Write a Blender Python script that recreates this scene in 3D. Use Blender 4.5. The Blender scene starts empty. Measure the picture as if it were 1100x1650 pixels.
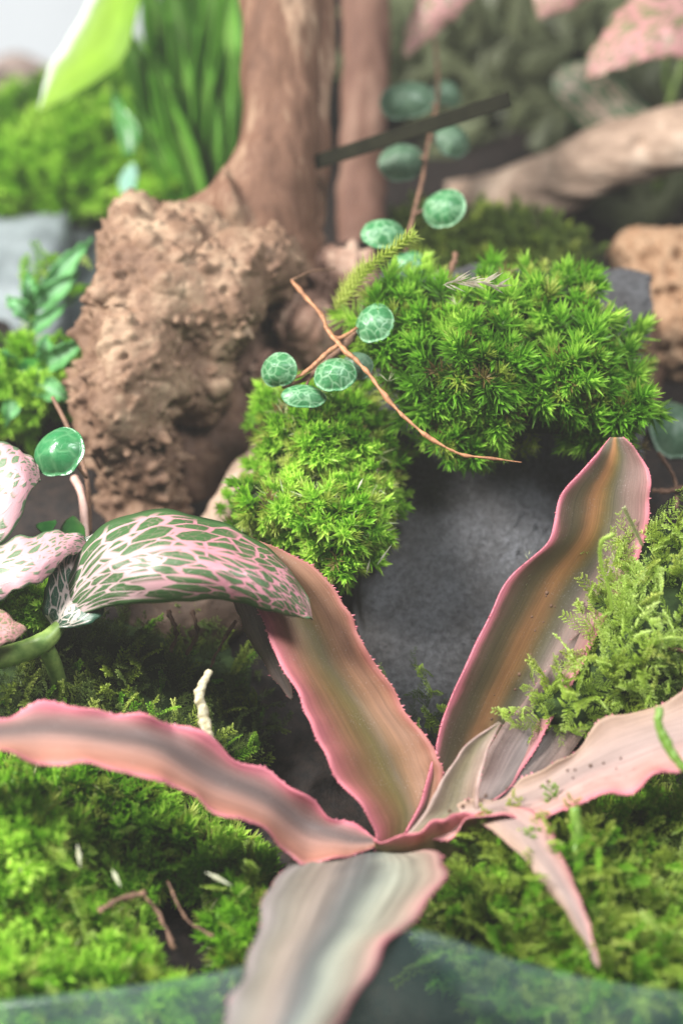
import bpy, bmesh, math, random
import numpy as np
from mathutils import Vector, Quaternion, Matrix, noise

rng = np.random.default_rng(7)
random.seed(7)
SC = bpy.context.scene
COL = SC.collection
U = 0.01                      # the code below measures in centimetres

# ------------------------------------------------------------------ camera
PITCH = math.radians(25)
FW = np.array([0, math.cos(PITCH), -math.sin(PITCH)])
RT = np.array([1.0, 0, 0])
UP = np.array([0, math.sin(PITCH), math.cos(PITCH)])
CAM = -45 * FW + np.array([0, 0, 8.0])
K = 0.5 / 1650                # tangent per photo pixel


def P(px, py, d):
    """point seen at photo pixel (px,py), d cm in front of the camera"""
    px = np.asarray(px, float); py = np.asarray(py, float); d = np.asarray(d, float)
    return (CAM + d[..., None] * FW + ((px - 550) * K * d)[..., None] * RT
            - ((py - 825) * K * d)[..., None] * UP)


cam = bpy.data.cameras.new("camera")
camo = bpy.data.objects.new("camera", cam)
COL.objects.link(camo)
camo.location = CAM * U
camo.rotation_euler = (math.radians(90) - PITCH, 0, 0)
cam.sensor_fit = 'VERTICAL'
cam.sensor_height = 36
cam.lens = 36 / (2 * 0.25)
cam.clip_start = 0.01
cam.clip_end = 20
cam.dof.use_dof = True
cam.dof.focus_distance = 46.6 * U
cam.dof.aperture_fstop = 6.0
SC.camera = camo

# ------------------------------------------------------------------ light
SC.view_settings.view_transform = 'Standard'
SC.view_settings.look = 'None'
SC.view_settings.exposure = 0.14
SC.view_settings.gamma = 1.0
w = bpy.data.worlds.new("World"); SC.world = w; w.use_nodes = True
w.node_tree.nodes['Background'].inputs[0].default_value = (0.80, 0.88, 1.0, 1)
w.node_tree.nodes['Background'].inputs[1].default_value = 0.16


def area(name, loc, target, size, power, col):
    l = bpy.data.lights.new(name, 'AREA'); l.size = size * U; l.energy = power; l.color = col
    o = bpy.data.objects.new(name, l); COL.objects.link(o)
    o.location = Vector(loc) * U
    o.rotation_euler = (Vector(target) - Vector(loc)).to_track_quat('-Z', 'Y').to_euler()
    return o


area("window_light", (-36, -8, 42), (0, 1, 6), 14, 7.4, (1.0, 0.97, 0.93))
area("ceiling_light", (15, -15, 46), (1, 1, 6), 14, 2.6, (0.95, 0.98, 1.0))

try:
    SC.cycles.use_denoising = True
    SC.cycles.max_bounces = 6
    SC.cycles.transparent_max_bounces = 12
except Exception:
    pass

# ------------------------------------------------------------------ materials


class NB:
    def __init__(s, name):
        s.m = bpy.data.materials.new(name); s.m.use_nodes = True
        s.t = s.m.node_tree; s.n = s.t.nodes; s.l = s.t.links
        s.out = s.n['Material Output']; s.b = s.n['Principled BSDF']

    def new(s, typ, **kw):
        x = s.n.new(typ)
        for k, v in kw.items():
            setattr(x, k, v)
        return x

    def put(s, sock, v):
        if v is None: return
        if isinstance(v, bpy.types.NodeSocket): s.l.new(v, sock)
        elif isinstance(v, (tuple, list)) and len(v) == 3 and sock.type == 'RGBA': sock.default_value = (*v, 1)
        else: sock.default_value = v

    def math(s, op, a, b=None, clamp=False):
        x = s.new('ShaderNodeMath', operation=op, use_clamp=bool(clamp))
        s.put(x.inputs[0], a); s.put(x.inputs[1], b)
        return x.outputs[0]

    def mix(s, f, a, b, mode='MIX'):
        x = s.new('ShaderNodeMix', data_type='RGBA', blend_type=mode)
        s.put(x.inputs[0], f); s.put(x.inputs[6], a); s.put(x.inputs[7], b)
        return x.outputs[2]

    def ramp(s, f, stops, interp='LINEAR'):
        x = s.new('ShaderNodeValToRGB'); cr = x.color_ramp; cr.interpolation = interp
        while len(cr.elements) < len(stops): cr.elements.new(0.5)
        for e, (p, c) in zip(cr.elements, stops):
            e.position = p
            e.color = (*c, 1) if isinstance(c, (tuple, list)) else (c, c, c, 1)
        s.put(x.inputs[0], f)
        return x.outputs[0]

    def co(s, kind='Object', scale=(100, 100, 100)):
        c = s.new('ShaderNodeTexCoord'); mp = s.new('ShaderNodeMapping')
        s.l.new(c.outputs[kind], mp.inputs[0]); mp.inputs['Scale'].default_value = scale
        return mp.outputs[0]

    def noise(s, vec, scale, detail=3, rough=0.55, dist=0.0):
        x = s.new('ShaderNodeTexNoise'); s.put(x.inputs['Vector'], vec)
        x.inputs['Scale'].default_value = scale; x.inputs['Detail'].default_value = detail
        x.inputs['Roughness'].default_value = rough; x.inputs['Distortion'].default_value = dist
        return x.outputs[0]

    def voro(s, vec, scale, feature='F1', rnd=1.0):
        x = s.new('ShaderNodeTexVoronoi', feature=feature); s.put(x.inputs['Vector'], vec)
        x.inputs['Scale'].default_value = scale; x.inputs['Randomness'].default_value = rnd
        return x.outputs[0]

    def attr(s, name):
        return s.new('ShaderNodeAttribute', attribute_name=name).outputs['Fac']

    def rand(s):
        return s.new('ShaderNodeObjectInfo').outputs['Random']

    def bump(s, h, strength=0.5, dist=0.05):
        x = s.new('ShaderNodeBump'); x.inputs['Strength'].default_value = strength
        x.inputs['Distance'].default_value = dist * U
        s.put(x.inputs['Height'], h); s.l.new(x.outputs[0], s.b.inputs['Normal'])
        return x.outputs[0]

    def finish(s, color, rough=0.5, spec=0.5, trans=0.0, tcol=None, coat=0.0):
        s.put(s.b.inputs['Base Color'], color); s.put(s.b.inputs['Roughness'], rough)
        s.b.inputs['Specular IOR Level'].default_value = spec
        s.b.inputs['Coat Weight'].default_value = coat
        s.b.inputs['Coat Roughness'].default_value = 0.25
        if trans > 0:
            t = s.new('ShaderNodeBsdfTranslucent'); s.put(t.inputs[0], tcol if tcol is not None else color)
            mx = s.new('ShaderNodeMixShader'); mx.inputs[0].default_value = trans
            s.l.new(s.b.outputs[0], mx.inputs[1]); s.l.new(t.outputs[0], mx.inputs[2])
            s.l.new(mx.outputs[0], s.out.inputs['Surface'])
        return s.m


def mat_moss(name, dark, light, tip, trans=0.35, rough=0.45, patch=0.5):
    b = NB(name)
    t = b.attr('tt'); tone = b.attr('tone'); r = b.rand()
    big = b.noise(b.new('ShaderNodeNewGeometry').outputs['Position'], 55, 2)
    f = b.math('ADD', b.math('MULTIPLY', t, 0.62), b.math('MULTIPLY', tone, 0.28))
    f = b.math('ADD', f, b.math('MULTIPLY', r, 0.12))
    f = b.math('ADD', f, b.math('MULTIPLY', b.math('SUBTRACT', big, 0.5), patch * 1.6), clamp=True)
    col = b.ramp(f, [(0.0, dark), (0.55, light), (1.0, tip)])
    return b.finish(col, rough, 0.35, trans)


def mat_plain(name, c1, c2, scale=3, rough=0.6, spec=0.4, trans=0, bump=0.0, bscale=20, detail=4, coat=0):
    b = NB(name); v = b.co()
    col = b.ramp(b.noise(v, scale, detail), [(0.32, c1), (0.68, c2)])
    if bump: b.bump(b.noise(v, bscale, 5, 0.65), bump, 0.05)
    return b.finish(col, rough, spec, trans, coat=coat)


def mat_wood(name, dark, mid, light, knob=True, long=False):
    b = NB(name); v = b.co()
    if long: v = b.co('Object', (100, 100, 22))
    n1 = b.noise(v, 0.55, 4, 0.6, 0.3)
    n2 = b.noise(v, 3.2, 6, 0.62, 0.4)
    f = b.math('ADD', b.math('MULTIPLY', n1, 0.7), b.math('MULTIPLY', n2, 0.3))
    col = b.ramp(f, [(0.33, dark), (0.5, mid), (0.66, light)])
    h = b.math('ADD', b.math('MULTIPLY', b.noise(v, 7, 6, 0.6), 1.0), b.math('MULTIPLY', b.voro(v, 5.5), 0.5))
    b.bump(h, 0.3, 0.05)
    return b.finish(col, 0.72, 0.25)


def mat_stripes(name, stops, streak=0.5, trans=0.2, rough=0.5, coat=0.04, edge_noise=0.07, bright=1.0):
    """colour bands that run the length of the leaf (U across, V along)"""
    b = NB(name)
    uv = b.new('ShaderNodeTexCoord').outputs['UV']
    sep = b.new('ShaderNodeSeparateXYZ'); b.l.new(uv, sep.inputs[0])
    mp = b.new('ShaderNodeMapping'); b.l.new(uv, mp.inputs[0]); mp.inputs['Scale'].default_value = (1.0, 4, 1)
    wob = b.noise(mp.outputs[0], 1.6, 3)
    u = b.math('ADD', sep.outputs[0], b.math('MULTIPLY', b.math('SUBTRACT', wob, 0.5), edge_noise * 2.5))
    col = b.ramp(u, stops, 'B_SPLINE')
    mp2 = b.new('ShaderNodeMapping'); b.l.new(uv, mp2.inputs[0]); mp2.inputs['Scale'].default_value = (26, 1.6, 1)
    st = b.noise(mp2.outputs[0], 1.0, 5, 0.6, 0.4)
    col = b.mix(streak, col, b.ramp(st, [(0.3, 0.5), (0.5, 0.95), (0.72, 1.45)]), 'MULTIPLY')
    mp3 = b.new('ShaderNodeMapping'); b.l.new(uv, mp3.inputs[0]); mp3.inputs['Scale'].default_value = (5, 7, 1)
    bl = b.noise(mp3.outputs[0], 1.0, 3)
    col = b.mix(0.3, col, b.ramp(bl, [(0.3, 0.55), (0.65, 1.25)]), 'MULTIPLY')
    v = b.co()
    sc = b.noise(v, 34, 4, 0.7)
    mp4 = b.new('ShaderNodeMapping'); b.l.new(uv, mp4.inputs[0]); mp4.inputs['Scale'].default_value = (90, 3.5, 1)
    fib = b.noise(mp4.outputs[0], 1.0, 3, 0.6)
    col = b.mix(0.5, col, b.ramp(fib, [(0.35, 0.7), (0.65, 1.25)]), 'MULTIPLY')
    bloom = b.math('MULTIPLY', b.ramp(b.noise(v, 26, 2, 0.5), [(0.60, 0.0), (0.72, 1.0)]), b.ramp(b.noise(v, 1.6, 2), [(0.4, 0.0), (0.65, 0.5)]))
    col = b.mix(b.math('MULTIPLY', bloom, 0.55), col, (0.5, 0.44, 0.40))
    h = b.math('ADD', b.math('MULTIPLY', st, 0.6), b.math('ADD', b.math('MULTIPLY', sc, 0.4), b.math('MULTIPLY', fib, 0.5)))
    b.bump(h, 0.3, 0.05)
    rr = b.math('ADD', rough - 0.12, b.math('MULTIPLY', sc, 0.3))
    return b.finish(col, rr, 0.32, trans, coat=coat)


def mat_net(name, vein1, vein2, cell, rim=0.09, sc=(7.0, 10.0), width=0.13, slope=5.0, trans=0.2, rough=0.35, rimc=None):
    """nerve-plant leaf: pale network of veins over green cells"""
    b = NB(name)
    uv = b.new('ShaderNodeTexCoord').outputs['UV']
    sep = b.new('ShaderNodeSeparateXYZ'); b.l.new(uv, sep.inputs[0])
    u, v = sep.outputs[0], sep.outputs[1]
    au = b.math('ABSOLUTE', b.math('SUBTRACT', u, 0.42))
    nz = b.noise(uv, 5, 3)
    nd = b.math('MULTIPLY', b.math('SUBTRACT', nz, 0.5), 0.9)
    sl = b.math('MULTIPLY', b.math('MULTIPLY', au, slope), b.math('MULTIPLY', v, 2.2, clamp=True))
    vv = b.math('SUBTRACT', b.math('MULTIPLY', v, sc[1]), sl)
    cx = b.new('ShaderNodeCombineXYZ')
    b.l.new(b.math('ADD', b.math('MULTIPLY', u, sc[0]), nd), cx.inputs[0])
    b.l.new(b.math('ADD', vv, nd), cx.inputs[1])
    d = b.voro(cx.outputs[0], 1.0, 'DISTANCE_TO_EDGE', 0.8)
    fine = b.voro(cx.outputs[0], 2.6, 'DISTANCE_TO_EDGE', 0.9)
    m1 = b.ramp(d, [(width * 0.62, 1.0), (width * 1.3, 0.0)])
    m2 = b.math('MULTIPLY', b.ramp(fine, [(0.0, 1.0), (0.06, 0.0)]), 0.3)
    mid = b.ramp(au, [(0.012, 1.0), (0.035, 0.0)])
    m = b.math('MAXIMUM', b.math('MAXIMUM', m1, m2), mid)
    # green margin
    eu = b.math('MINIMUM', u, b.math('SUBTRACT', 1.0, u))
    eu = b.math('ADD', eu, b.math('MULTIPLY', nd, 0.05))
    m = b.math('MULTIPLY', m, b.ramp(eu, [(rim * 0.45, 0.0), (rim, 1.0)]))
    vc = b.ramp(v, [(0.05, vein1), (0.5, vein2), (1.0, vein2)])
    green = b.mix(b.noise(uv, 14, 4), cell, tuple(c * 2.0 for c in cell))
    col = b.mix(m, green, vc)
    b.bump(b.math('ADD', b.math('MULTIPLY', m, -0.6), b.math('MULTIPLY', b.noise(b.co(), 30, 3), 0.4)), 0.4, 0.05)
    return b.finish(col, rough + .08, 0.45, trans, coat=0.12)


def mat_turtle(name, dark, light, rough=0.42, scale=2.3):
    """round leaf: broad pale veins that branch from the stalk end, mottled between"""
    b = NB(name)
    uv = b.new('ShaderNodeTexCoord').outputs['UV']
    w_ = b.new('ShaderNodeVectorMath', operation='ADD')
    ns = b.new('ShaderNodeTexNoise'); b.l.new(uv, ns.inputs['Vector']); ns.inputs['Scale'].default_value = 1.6
    sc_ = b.new('ShaderNodeVectorMath', operation='SCALE'); b.l.new(ns.outputs['Color'], sc_.inputs[0]); sc_.inputs['Scale'].default_value = .55
    b.l.new(uv, w_.inputs[0]); b.l.new(sc_.outputs[0], w_.inputs[1])
    d = b.voro(w_.outputs[0], scale, 'DISTANCE_TO_EDGE', 0.85)
    d2 = b.voro(w_.outputs[0], scale * 2.6, 'DISTANCE_TO_EDGE', 0.9)
    m = b.math('MAXIMUM', b.ramp(d, [(0.0, 1.0), (0.17, 0.0)]), b.math('MULTIPLY', b.ramp(d2, [(0.0, 1.0), (0.07, 0.0)]), .35))
    base = b.mix(b.noise(uv, 3.0, 4, .6), dark, tuple(c * 2.1 for c in dark))
    col = b.mix(b.math('MULTIPLY', m, b.ramp(b.noise(uv, 2.0, 2), [(.3, .4), (.7, .95)])), base, light)
    b.bump(b.math('ADD', b.math('MULTIPLY', m, -.5), b.math('MULTIPLY', b.noise(uv, 9, 4), .3)), 0.35, 0.04)
    return b.finish(col, rough, 0.45, 0.2, coat=0.05)



M = {}
M['wood'] = mat_wood('wood', (0.07, 0.034, 0.020), (0.175, 0.105, 0.066), (0.33, 0.235, 0.155))
M['trunk'] = mat_wood('trunk_wood', (0.060, 0.027, 0.015), (0.13, 0.066, 0.040), (0.32, 0.22, 0.145), long=True)
M['branch'] = mat_wood('branch_wood', (0.18, 0.12, 0.085), (0.34, 0.24, 0.175), (0.52, 0.41, 0.32))
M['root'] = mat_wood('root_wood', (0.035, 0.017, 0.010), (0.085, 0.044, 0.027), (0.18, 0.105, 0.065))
M['sponge'] = mat_plain('sponge_rock', (0.24, 0.13, 0.07), (0.40, 0.26, 0.16), 3, 0.8, 0.2, bump=0.5, bscale=9)
M['soil'] = mat_plain('soil', (0.004, 0.003, 0.003), (0.02, 0.012, 0.009), 4, 0.8, 0.3, bump=0.9, bscale=7)
M['grey_rock'] = mat_plain('grey_rock', (0.11, 0.13, 0.135), (0.21, 0.245, 0.25), 1.2, 0.5, 0.5, bump=0.4, bscale=5)
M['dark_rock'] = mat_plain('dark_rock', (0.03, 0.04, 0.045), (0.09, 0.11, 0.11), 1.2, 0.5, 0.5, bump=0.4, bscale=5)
M['vine'] = mat_plain('vine_stem', (0.20, 0.085, 0.038), (0.44, 0.21, 0.10), 8, 0.5, 0.4, bump=0.5)
M['vine_dark'] = mat_plain('vine_dark', (0.09, 0.045, 0.03), (0.22, 0.12, 0.07), 8, 0.6, 0.4, bump=0.5)
M['cream'] = mat_plain('cream_root', (0.30, 0.24, 0.12), (0.72, 0.66, 0.46), 9, 0.6, 0.4, bump=0.8, bscale=16)
M['white'] = mat_plain('dry_tip', (0.40, 0.40, 0.24), (0.66, 0.66, 0.50), 8, 0.6, 0.3, 0.3)
M['stalk'] = mat_plain('green_stalk', (0.09, 0.17, 0.03), (0.26, 0.36, 0.09), 3, 0.45, 0.5, 0.2)
M['bar'] = mat_plain('reflection_bar', (0.006, 0.006, 0.003), (0.012, 0.012, 0.006), 2, 0.9, 0.1)
M['crypt_pink'] = mat_plain('leaf_spine', (0.6, 0.17, 0.22), (0.82, 0.36, 0.42), 5, 0.4, 0.5, 0.3)


def slate_mat():
    b = NB('slate'); v = b.co()
    n = b.noise(v, 0.5, 5, 0.6, 0.3)
    col = b.ramp(n, [(0.3, (0.085, 0.080, 0.080)), (0.7, (0.19, 0.195, 0.212))])
    g = b.noise(v, 7, 7, 0.85)
    g2 = b.noise(v, 4, 4, 0.6)
    col = b.mix(0.6, col, b.ramp(g, [(0.40, 0.35), (0.58, 1.6)]), 'MULTIPLY')
    b.bump(b.math('ADD', g, b.math('MULTIPLY', g2, 0.6)), 1.0, 0.3)
    return b.finish(col, b.ramp(g, [(0.3, 0.34), (0.7, 0.58)]), 0.7)


M['slate'] = slate_mat()


def back_mat():
    b = NB('back_panel'); v = b.co()
    n = b.noise(v, 0.12, 4, 0.5, 0.5)
    col = b.ramp(n, [(0.3, (0.09, 0.095, 0.06)), (0.5, (0.12, 0.135, 0.08)), (0.7, (0.11, 0.085, 0.07))])
    return b.finish(col, 0.9, 0.2)


def glass_mat():
    b = NB('glass'); v = b.co()
    t = b.new('ShaderNodeBsdfTransparent'); t.inputs[0].default_value = (0.90, 0.95, 0.94, 1)
    col = b.ramp(b.noise(v, 0.8, 4, 0.6, 0.5), [(0.35, (0.14, 0.26, 0.25)), (0.65, (0.34, 0.50, 0.44))])
    b.finish(col, 0.12, 0.5)
    mx = b.new('ShaderNodeMixShader'); mx.inputs[0].default_value = 0.16
    b.l.new(t.outputs[0], mx.inputs[1]); b.l.new(b.b.outputs[0], mx.inputs[2])
    b.l.new(mx.outputs[0], b.out.inputs['Surface'])
    return b.m


M['back'] = back_mat()
M['glass'] = glass_mat()

# ------------------------------------------------------------------ object helpers
BASE = {}


def tag(o, label=None, cat=None, group=None, kind=None):
    for k, v in (('label', label), ('category', cat), ('group', group), ('kind', kind)):
        if v: o[k] = v
    return o


def thing(name, label, cat, base, group=None):
    o = bpy.data.objects.new(name, None); COL.objects.link(o)
    o.empty_display_size = 0.005
    o.location = Vector(base) * U
    BASE[o.name] = np.array(base, float)
    return tag(o, label, cat, group)


def mesh(name, V, F, mat, uv=None, attrs=None, smooth=True):
    me = bpy.data.meshes.new(name)
    V = np.asarray(V, float) * U
    me.from_pydata(V.tolist() if len(V) < 1 else list(map(tuple, V)), [], [tuple(f) for f in F])
    me.materials.append(mat)
    if smooth: me.polygons.foreach_set('use_smooth', np.ones(len(me.polygons), bool))
    if uv is not None:
        lay = me.uv_layers.new(name='UVMap')
        li = np.empty(len(me.loops), int); me.loops.foreach_get('vertex_index', li)
        lay.data.foreach_set('uv', np.asarray(uv, float)[li].ravel())
    for k, a in (attrs or {}).items():
        at = me.attributes.new(k, 'FLOAT', 'POINT'); at.data.foreach_set('value', np.asarray(a, float))
    me.update()
    return me


def mk(name, V, F, mat, parent=None, base=None, uv=None, attrs=None, smooth=True, solid=0, kind=None):
    V = np.asarray(V, float)
    if parent is not None: b = BASE[parent.name]
    else: b = np.array(base if base is not None else V.mean(0), float)
    o = bpy.data.objects.new(name, mesh(name, V - b, F, mat, uv, attrs, smooth))
    COL.objects.link(o)
    BASE[o.name] = b
    if parent is not None: o.parent = parent
    else: o.location = Vector(b) * U
    if solid:
        md = o.modifiers.new('thickness', 'SOLIDIFY'); md.thickness = solid * U; md.offset = 0
    if kind: o['kind'] = kind
    return o


def catmull(pts, n):
    pts = np.asarray(pts, float)
    q = np.vstack([2 * pts[0] - pts[1], pts, 2 * pts[-1] - pts[-2]])
    t = np.linspace(0, len(pts) - 1, n); i = np.minimum(t.astype(int), len(pts) - 2); f = (t - i)[:, None]
    p0, p1, p2, p3 = q[i], q[i + 1], q[i + 2], q[i + 3]
    return 0.5 * (2 * p1 + (p2 - p0) * f + (2 * p0 - 5 * p1 + 4 * p2 - p3) * f ** 2 + (3 * p1 - p0 - 3 * p2 + p3) * f ** 3)


def nz3(p, s, seed=0.0):
    return noise.noise(Vector((p[0] * s + seed, p[1] * s - seed, p[2] * s + 2 * seed)))


def unit(v):
    v = np.asarray(v, float); return v / (np.linalg.norm(v, axis=-1, keepdims=True) + 1e-9)


def tube(name, pix, r, mat, parent=None, n=None, sides=10, knobs=0.0, base=None, seed=0.0, kfreq=6.0):
    """pix: (px,py,d) list; r: radius cm or list"""
    pix = np.asarray(pix, float)
    pts = P(pix[:, 0], pix[:, 1], pix[:, 2])
    n = n or max(12, len(pts) * 8)
    C = catmull(pts, n)
    rr = np.interp(np.linspace(0, 1, n), np.linspace(0, 1, len(np.atleast_1d(r))), np.atleast_1d(r)) if np.ndim(r) else np.full(n, r)
    T = unit(np.gradient(C, axis=0))
    a = unit(np.cross(T, np.array([0.3, 0.2, 0.9]))); b = np.cross(T, a)
    V = []
    for i in range(n):
        for k in range(sides):
            an = 2 * math.pi * k / sides
            d = math.cos(an) * a[i] + math.sin(an) * b[i]
            p = C[i] + d * rr[i]
            if knobs: p = p + d * rr[i] * knobs * nz3(p, kfreq, seed)
            V.append(p)
    F = [(i * sides + k, i * sides + (k + 1) % sides, (i + 1) * sides + (k + 1) % sides, (i + 1) * sides + k)
         for i in range(n - 1) for k in range(sides)]
    V += [C[0], C[-1]]; c0, c1 = len(V) - 2, len(V) - 1
    F += [(c0, (k + 1) % sides, k) for k in range(sides)]
    F += [(c1, (n - 1) * sides + k, (n - 1) * sides + (k + 1) % sides) for k in range(sides)]
    return mk(name, V, F, mat, parent, base)


def leaf(name, st, mat, parent, nu=18, nv=60, wave=0.0, wfreq=2.0, teeth=0, tooth_mat=None, thick=0.035, belly=0.0,
         seed=0.0, tooth_len=0.07, label=None, crinkle=0.0):
    """st: rows (Lx,Ly,Ld, Mx,My,Md, Rx,Ry,Rd) from base to tip"""
    st = np.array(st, float)
    L = catmull(P(st[:, 0], st[:, 1], st[:, 2]), nv)
    Mi = catmull(P(st[:, 3], st[:, 4], st[:, 5]), nv)
    R = catmull(P(st[:, 6], st[:, 7], st[:, 8]), nv)
    u = np.linspace(0, 1, nu)
    G = np.zeros((nv, nu, 3))
    for j, x in enumerate(u):
        a = 2 * (x - .5) * (x - 1); b = -4 * x * (x - 1); c = 2 * x * (x - .5)
        G[:, j] = a * L + b * Mi + c * R
    nrm = unit(np.cross(R - L, np.gradient(Mi, axis=0)))
    wid = np.linalg.norm(R - L, axis=1)
    for i in range(nv):
        for j in range(nu):
            e = abs(2 * u[j] - 1) ** 2.2
            p = G[i, j]
            side = 17.0 if u[j] > .5 else 0.0
            sv = (wave + .02) * e * noise.noise(Vector((i / nv * wid.max() * 0 + i * 0.1 * wfreq, side + seed, 0.5)))
            hv = wave * 0.6 * e * noise.noise(Vector((i * 0.12 * wfreq, side + seed + 9, 2.5)))
            G[i, j] = p + nrm[i] * (sv + crinkle * nz3(p, 2.2, seed)) * min(1, wid[i] / 0.5) \
                + unit(R[i] - L[i]) * hv * (1 if u[j] > .5 else -1)
    V = G.reshape(-1, 3)
    UV = [(u[j], i / (nv - 1)) for i in range(nv) for j in range(nu)]
    F = [(i * nu + j, i * nu + j + 1, (i + 1) * nu + j + 1, (i + 1) * nu + j) for i in range(nv - 1) for j in range(nu - 1)]
    o = mk(name, V, F, mat, parent, None, UV, solid=thick)
    if label: o['label'] = label
    if teeth:
        # spines along both margins
        TV, TF = [], []
        for s, E, In in ((0, G[:, 0], G[:, 1]), (1, G[:, -1], G[:, -2])):
            seg = np.concatenate([[0], np.cumsum(np.linalg.norm(np.diff(E, axis=0), axis=1))])
            dist = np.arange(0.05, seg[-1] - 0.05, teeth)
            for q in dist:
                q = q + random.uniform(-.45, .45) * teeth
                p = np.array([np.interp(q, seg, E[:, k]) for k in range(3)])
                inn = np.array([np.interp(q, seg, In[:, k]) for k in range(3)])
                p2 = np.array([np.interp(q + teeth * .7, seg, E[:, k]) for k in range(3)])
                out = unit(p - inn); tl = tooth_len * random.choice((.35, .6, .8, 1.0, 1.5)) * random.uniform(.7, 1.2)
                tip = p + out * tl + unit(p2 - p) * tl * .6
                nn = nrm[min(nv - 1, int(q / seg[-1] * nv))] * thick * .5
                k = len(TV)
                TV += [p - out * .02 - nn, p2 - out * .02 - nn, (p + p2) / 2 - out * .02 + nn, tip]
                TF += [(k, k + 1, k + 3), (k + 1, k + 2, k + 3), (k + 2, k, k + 3), (k, k + 2, k + 1)]
        mk('marginal_spines', TV, TF, tooth_mat or M['crypt_pink'], o, smooth=False, kind='stuff')
    return o


def lmr(l, r, bow=0.0, shift=0.5):
    """row from left (x,y,d) and right (x,y,d); bow pushes the middle away (+) or nearer (-)"""
    m = [l[k] * (1 - shift) + r[k] * shift for k in range(3)]
    m[2] += bow
    return (*l, *m, *r)


def ellipsoid(c, ax, radii, nu=28, nv=14):
    """ax: 3 orthonormal rows"""
    V, F = [], []
    for i in range(nv + 1):
        th = math.pi * i / nv
        for j in range(nu):
            ph = 2 * math.pi * j / nu
            q = np.array([math.sin(th) * math.cos(ph), math.sin(th) * math.sin(ph), math.cos(th)])
            V.append(c + (q * radii) @ ax)
    for i in range(nv):
        for j in range(nu):
            F.append((i * nu + j, i * nu + (j + 1) % nu, (i + 1) * nu + (j + 1) % nu, (i + 1) * nu + j))
    return np.array(V), F


# ------------------------------------------------------------------ ground sheet
CP = np.array([
    (-300, 1900, 42), (0, 1650, 43), (300, 1650, 43), (0, 1400, 44), (200, 1250, 46), (60, 1100, 48), (200, 1100, 48.2), (300, 1000, 50),
    (100, 850, 52), (300, 850, 53), (0, 700, 54), (0, 600, 57), (100, 400, 63), (200, 300, 66), (0, 250, 67), (0, 150, 74), (300, 100, 76),
    (400, 1650, 43), (700, 1650, 43), (1000, 1650, 43), (1400, 1900, 42), (900, 1400, 44.5), (1000, 1250, 46.5), (550, 1400, 45.5),
    (550, 1250, 47.5), (480, 1120, 49.5), (700, 900, 52), (900, 1000, 50), (1050, 1000, 48.5), (1050, 800, 51), (600, 500, 54),
    (800, 500, 53.5), (1050, 500, 58), (800, 350, 63), (1000, 300, 69), (700, 100, 76), (1000, 50, 78), (1400, 600, 58), (1400, 1200, 47),
    (-400, 600, 56), (-400, 1300, 45), (450, 450, 57), (450, 250, 66), (500, -200, 80), (-300, -200, 82), (1300, -200, 82)], float)


def D(px, py):
    px = np.atleast_1d(np.asarray(px, float)); py = np.atleast_1d(np.asarray(py, float))
    d2 = (px[:, None] - CP[None, :, 0]) ** 2 + (py[:, None] - CP[None, :, 1]) ** 2
    wgt = 1 / (d2 + 60 ** 2) ** 1.6
    return (wgt * CP[None, :, 2]).sum(1) / wgt.sum(1)


def ground():
    xs = np.linspace(-500, 1600, 190); ys = np.linspace(-250, 2050, 210)
    X, Y = np.meshgrid(xs, ys)
    dd = D(X.ravel(), Y.ravel())
    V = P(X.ravel(), Y.ravel(), dd)
    for i in range(len(V)):
        V[i] += -FW * (0.35 * nz3(V[i], 0.7) + 0.18 * nz3(V[i], 2.3, 3)) + np.array([0, 0, 0.12 * nz3(V[i], 4, 5)])
    nx = len(xs)
    F = [(i * nx + j, i * nx + j + 1, (i + 1) * nx + j + 1, (i + 1) * nx + j) for i in range(len(ys) - 1) for j in range(nx - 1)
         if ys[i] > 110 + 0.35 * max(0, 400 - xs[j]) * 0 or xs[j] > 430]
    o = mk('soil', V, F, M['soil'], kind='structure', base=(0, 0, 0))
    # table below, reaching past the soil on every side
    z = V[:, 2].min() - 1
    V = [(-80, -40, z), (80, -40, z), (80, 90, z), (-80, 90, z), (-80, -40, z - 1), (80, -40, z - 1), (80, 90, z - 1), (-80, 90, z - 1)]
    F = [(0, 1, 2, 3), (7, 6, 5, 4), (0, 4, 5, 1), (1, 5, 6, 2), (2, 6, 7, 3), (3, 7, 4, 0)]
    mk('ground', V, F, mat_plain('tabletop', (0.10, 0.08, 0.06), (0.16, 0.13, 0.10), 1), kind='structure', base=(0, 0, 0), smooth=False)


ground()


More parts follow.
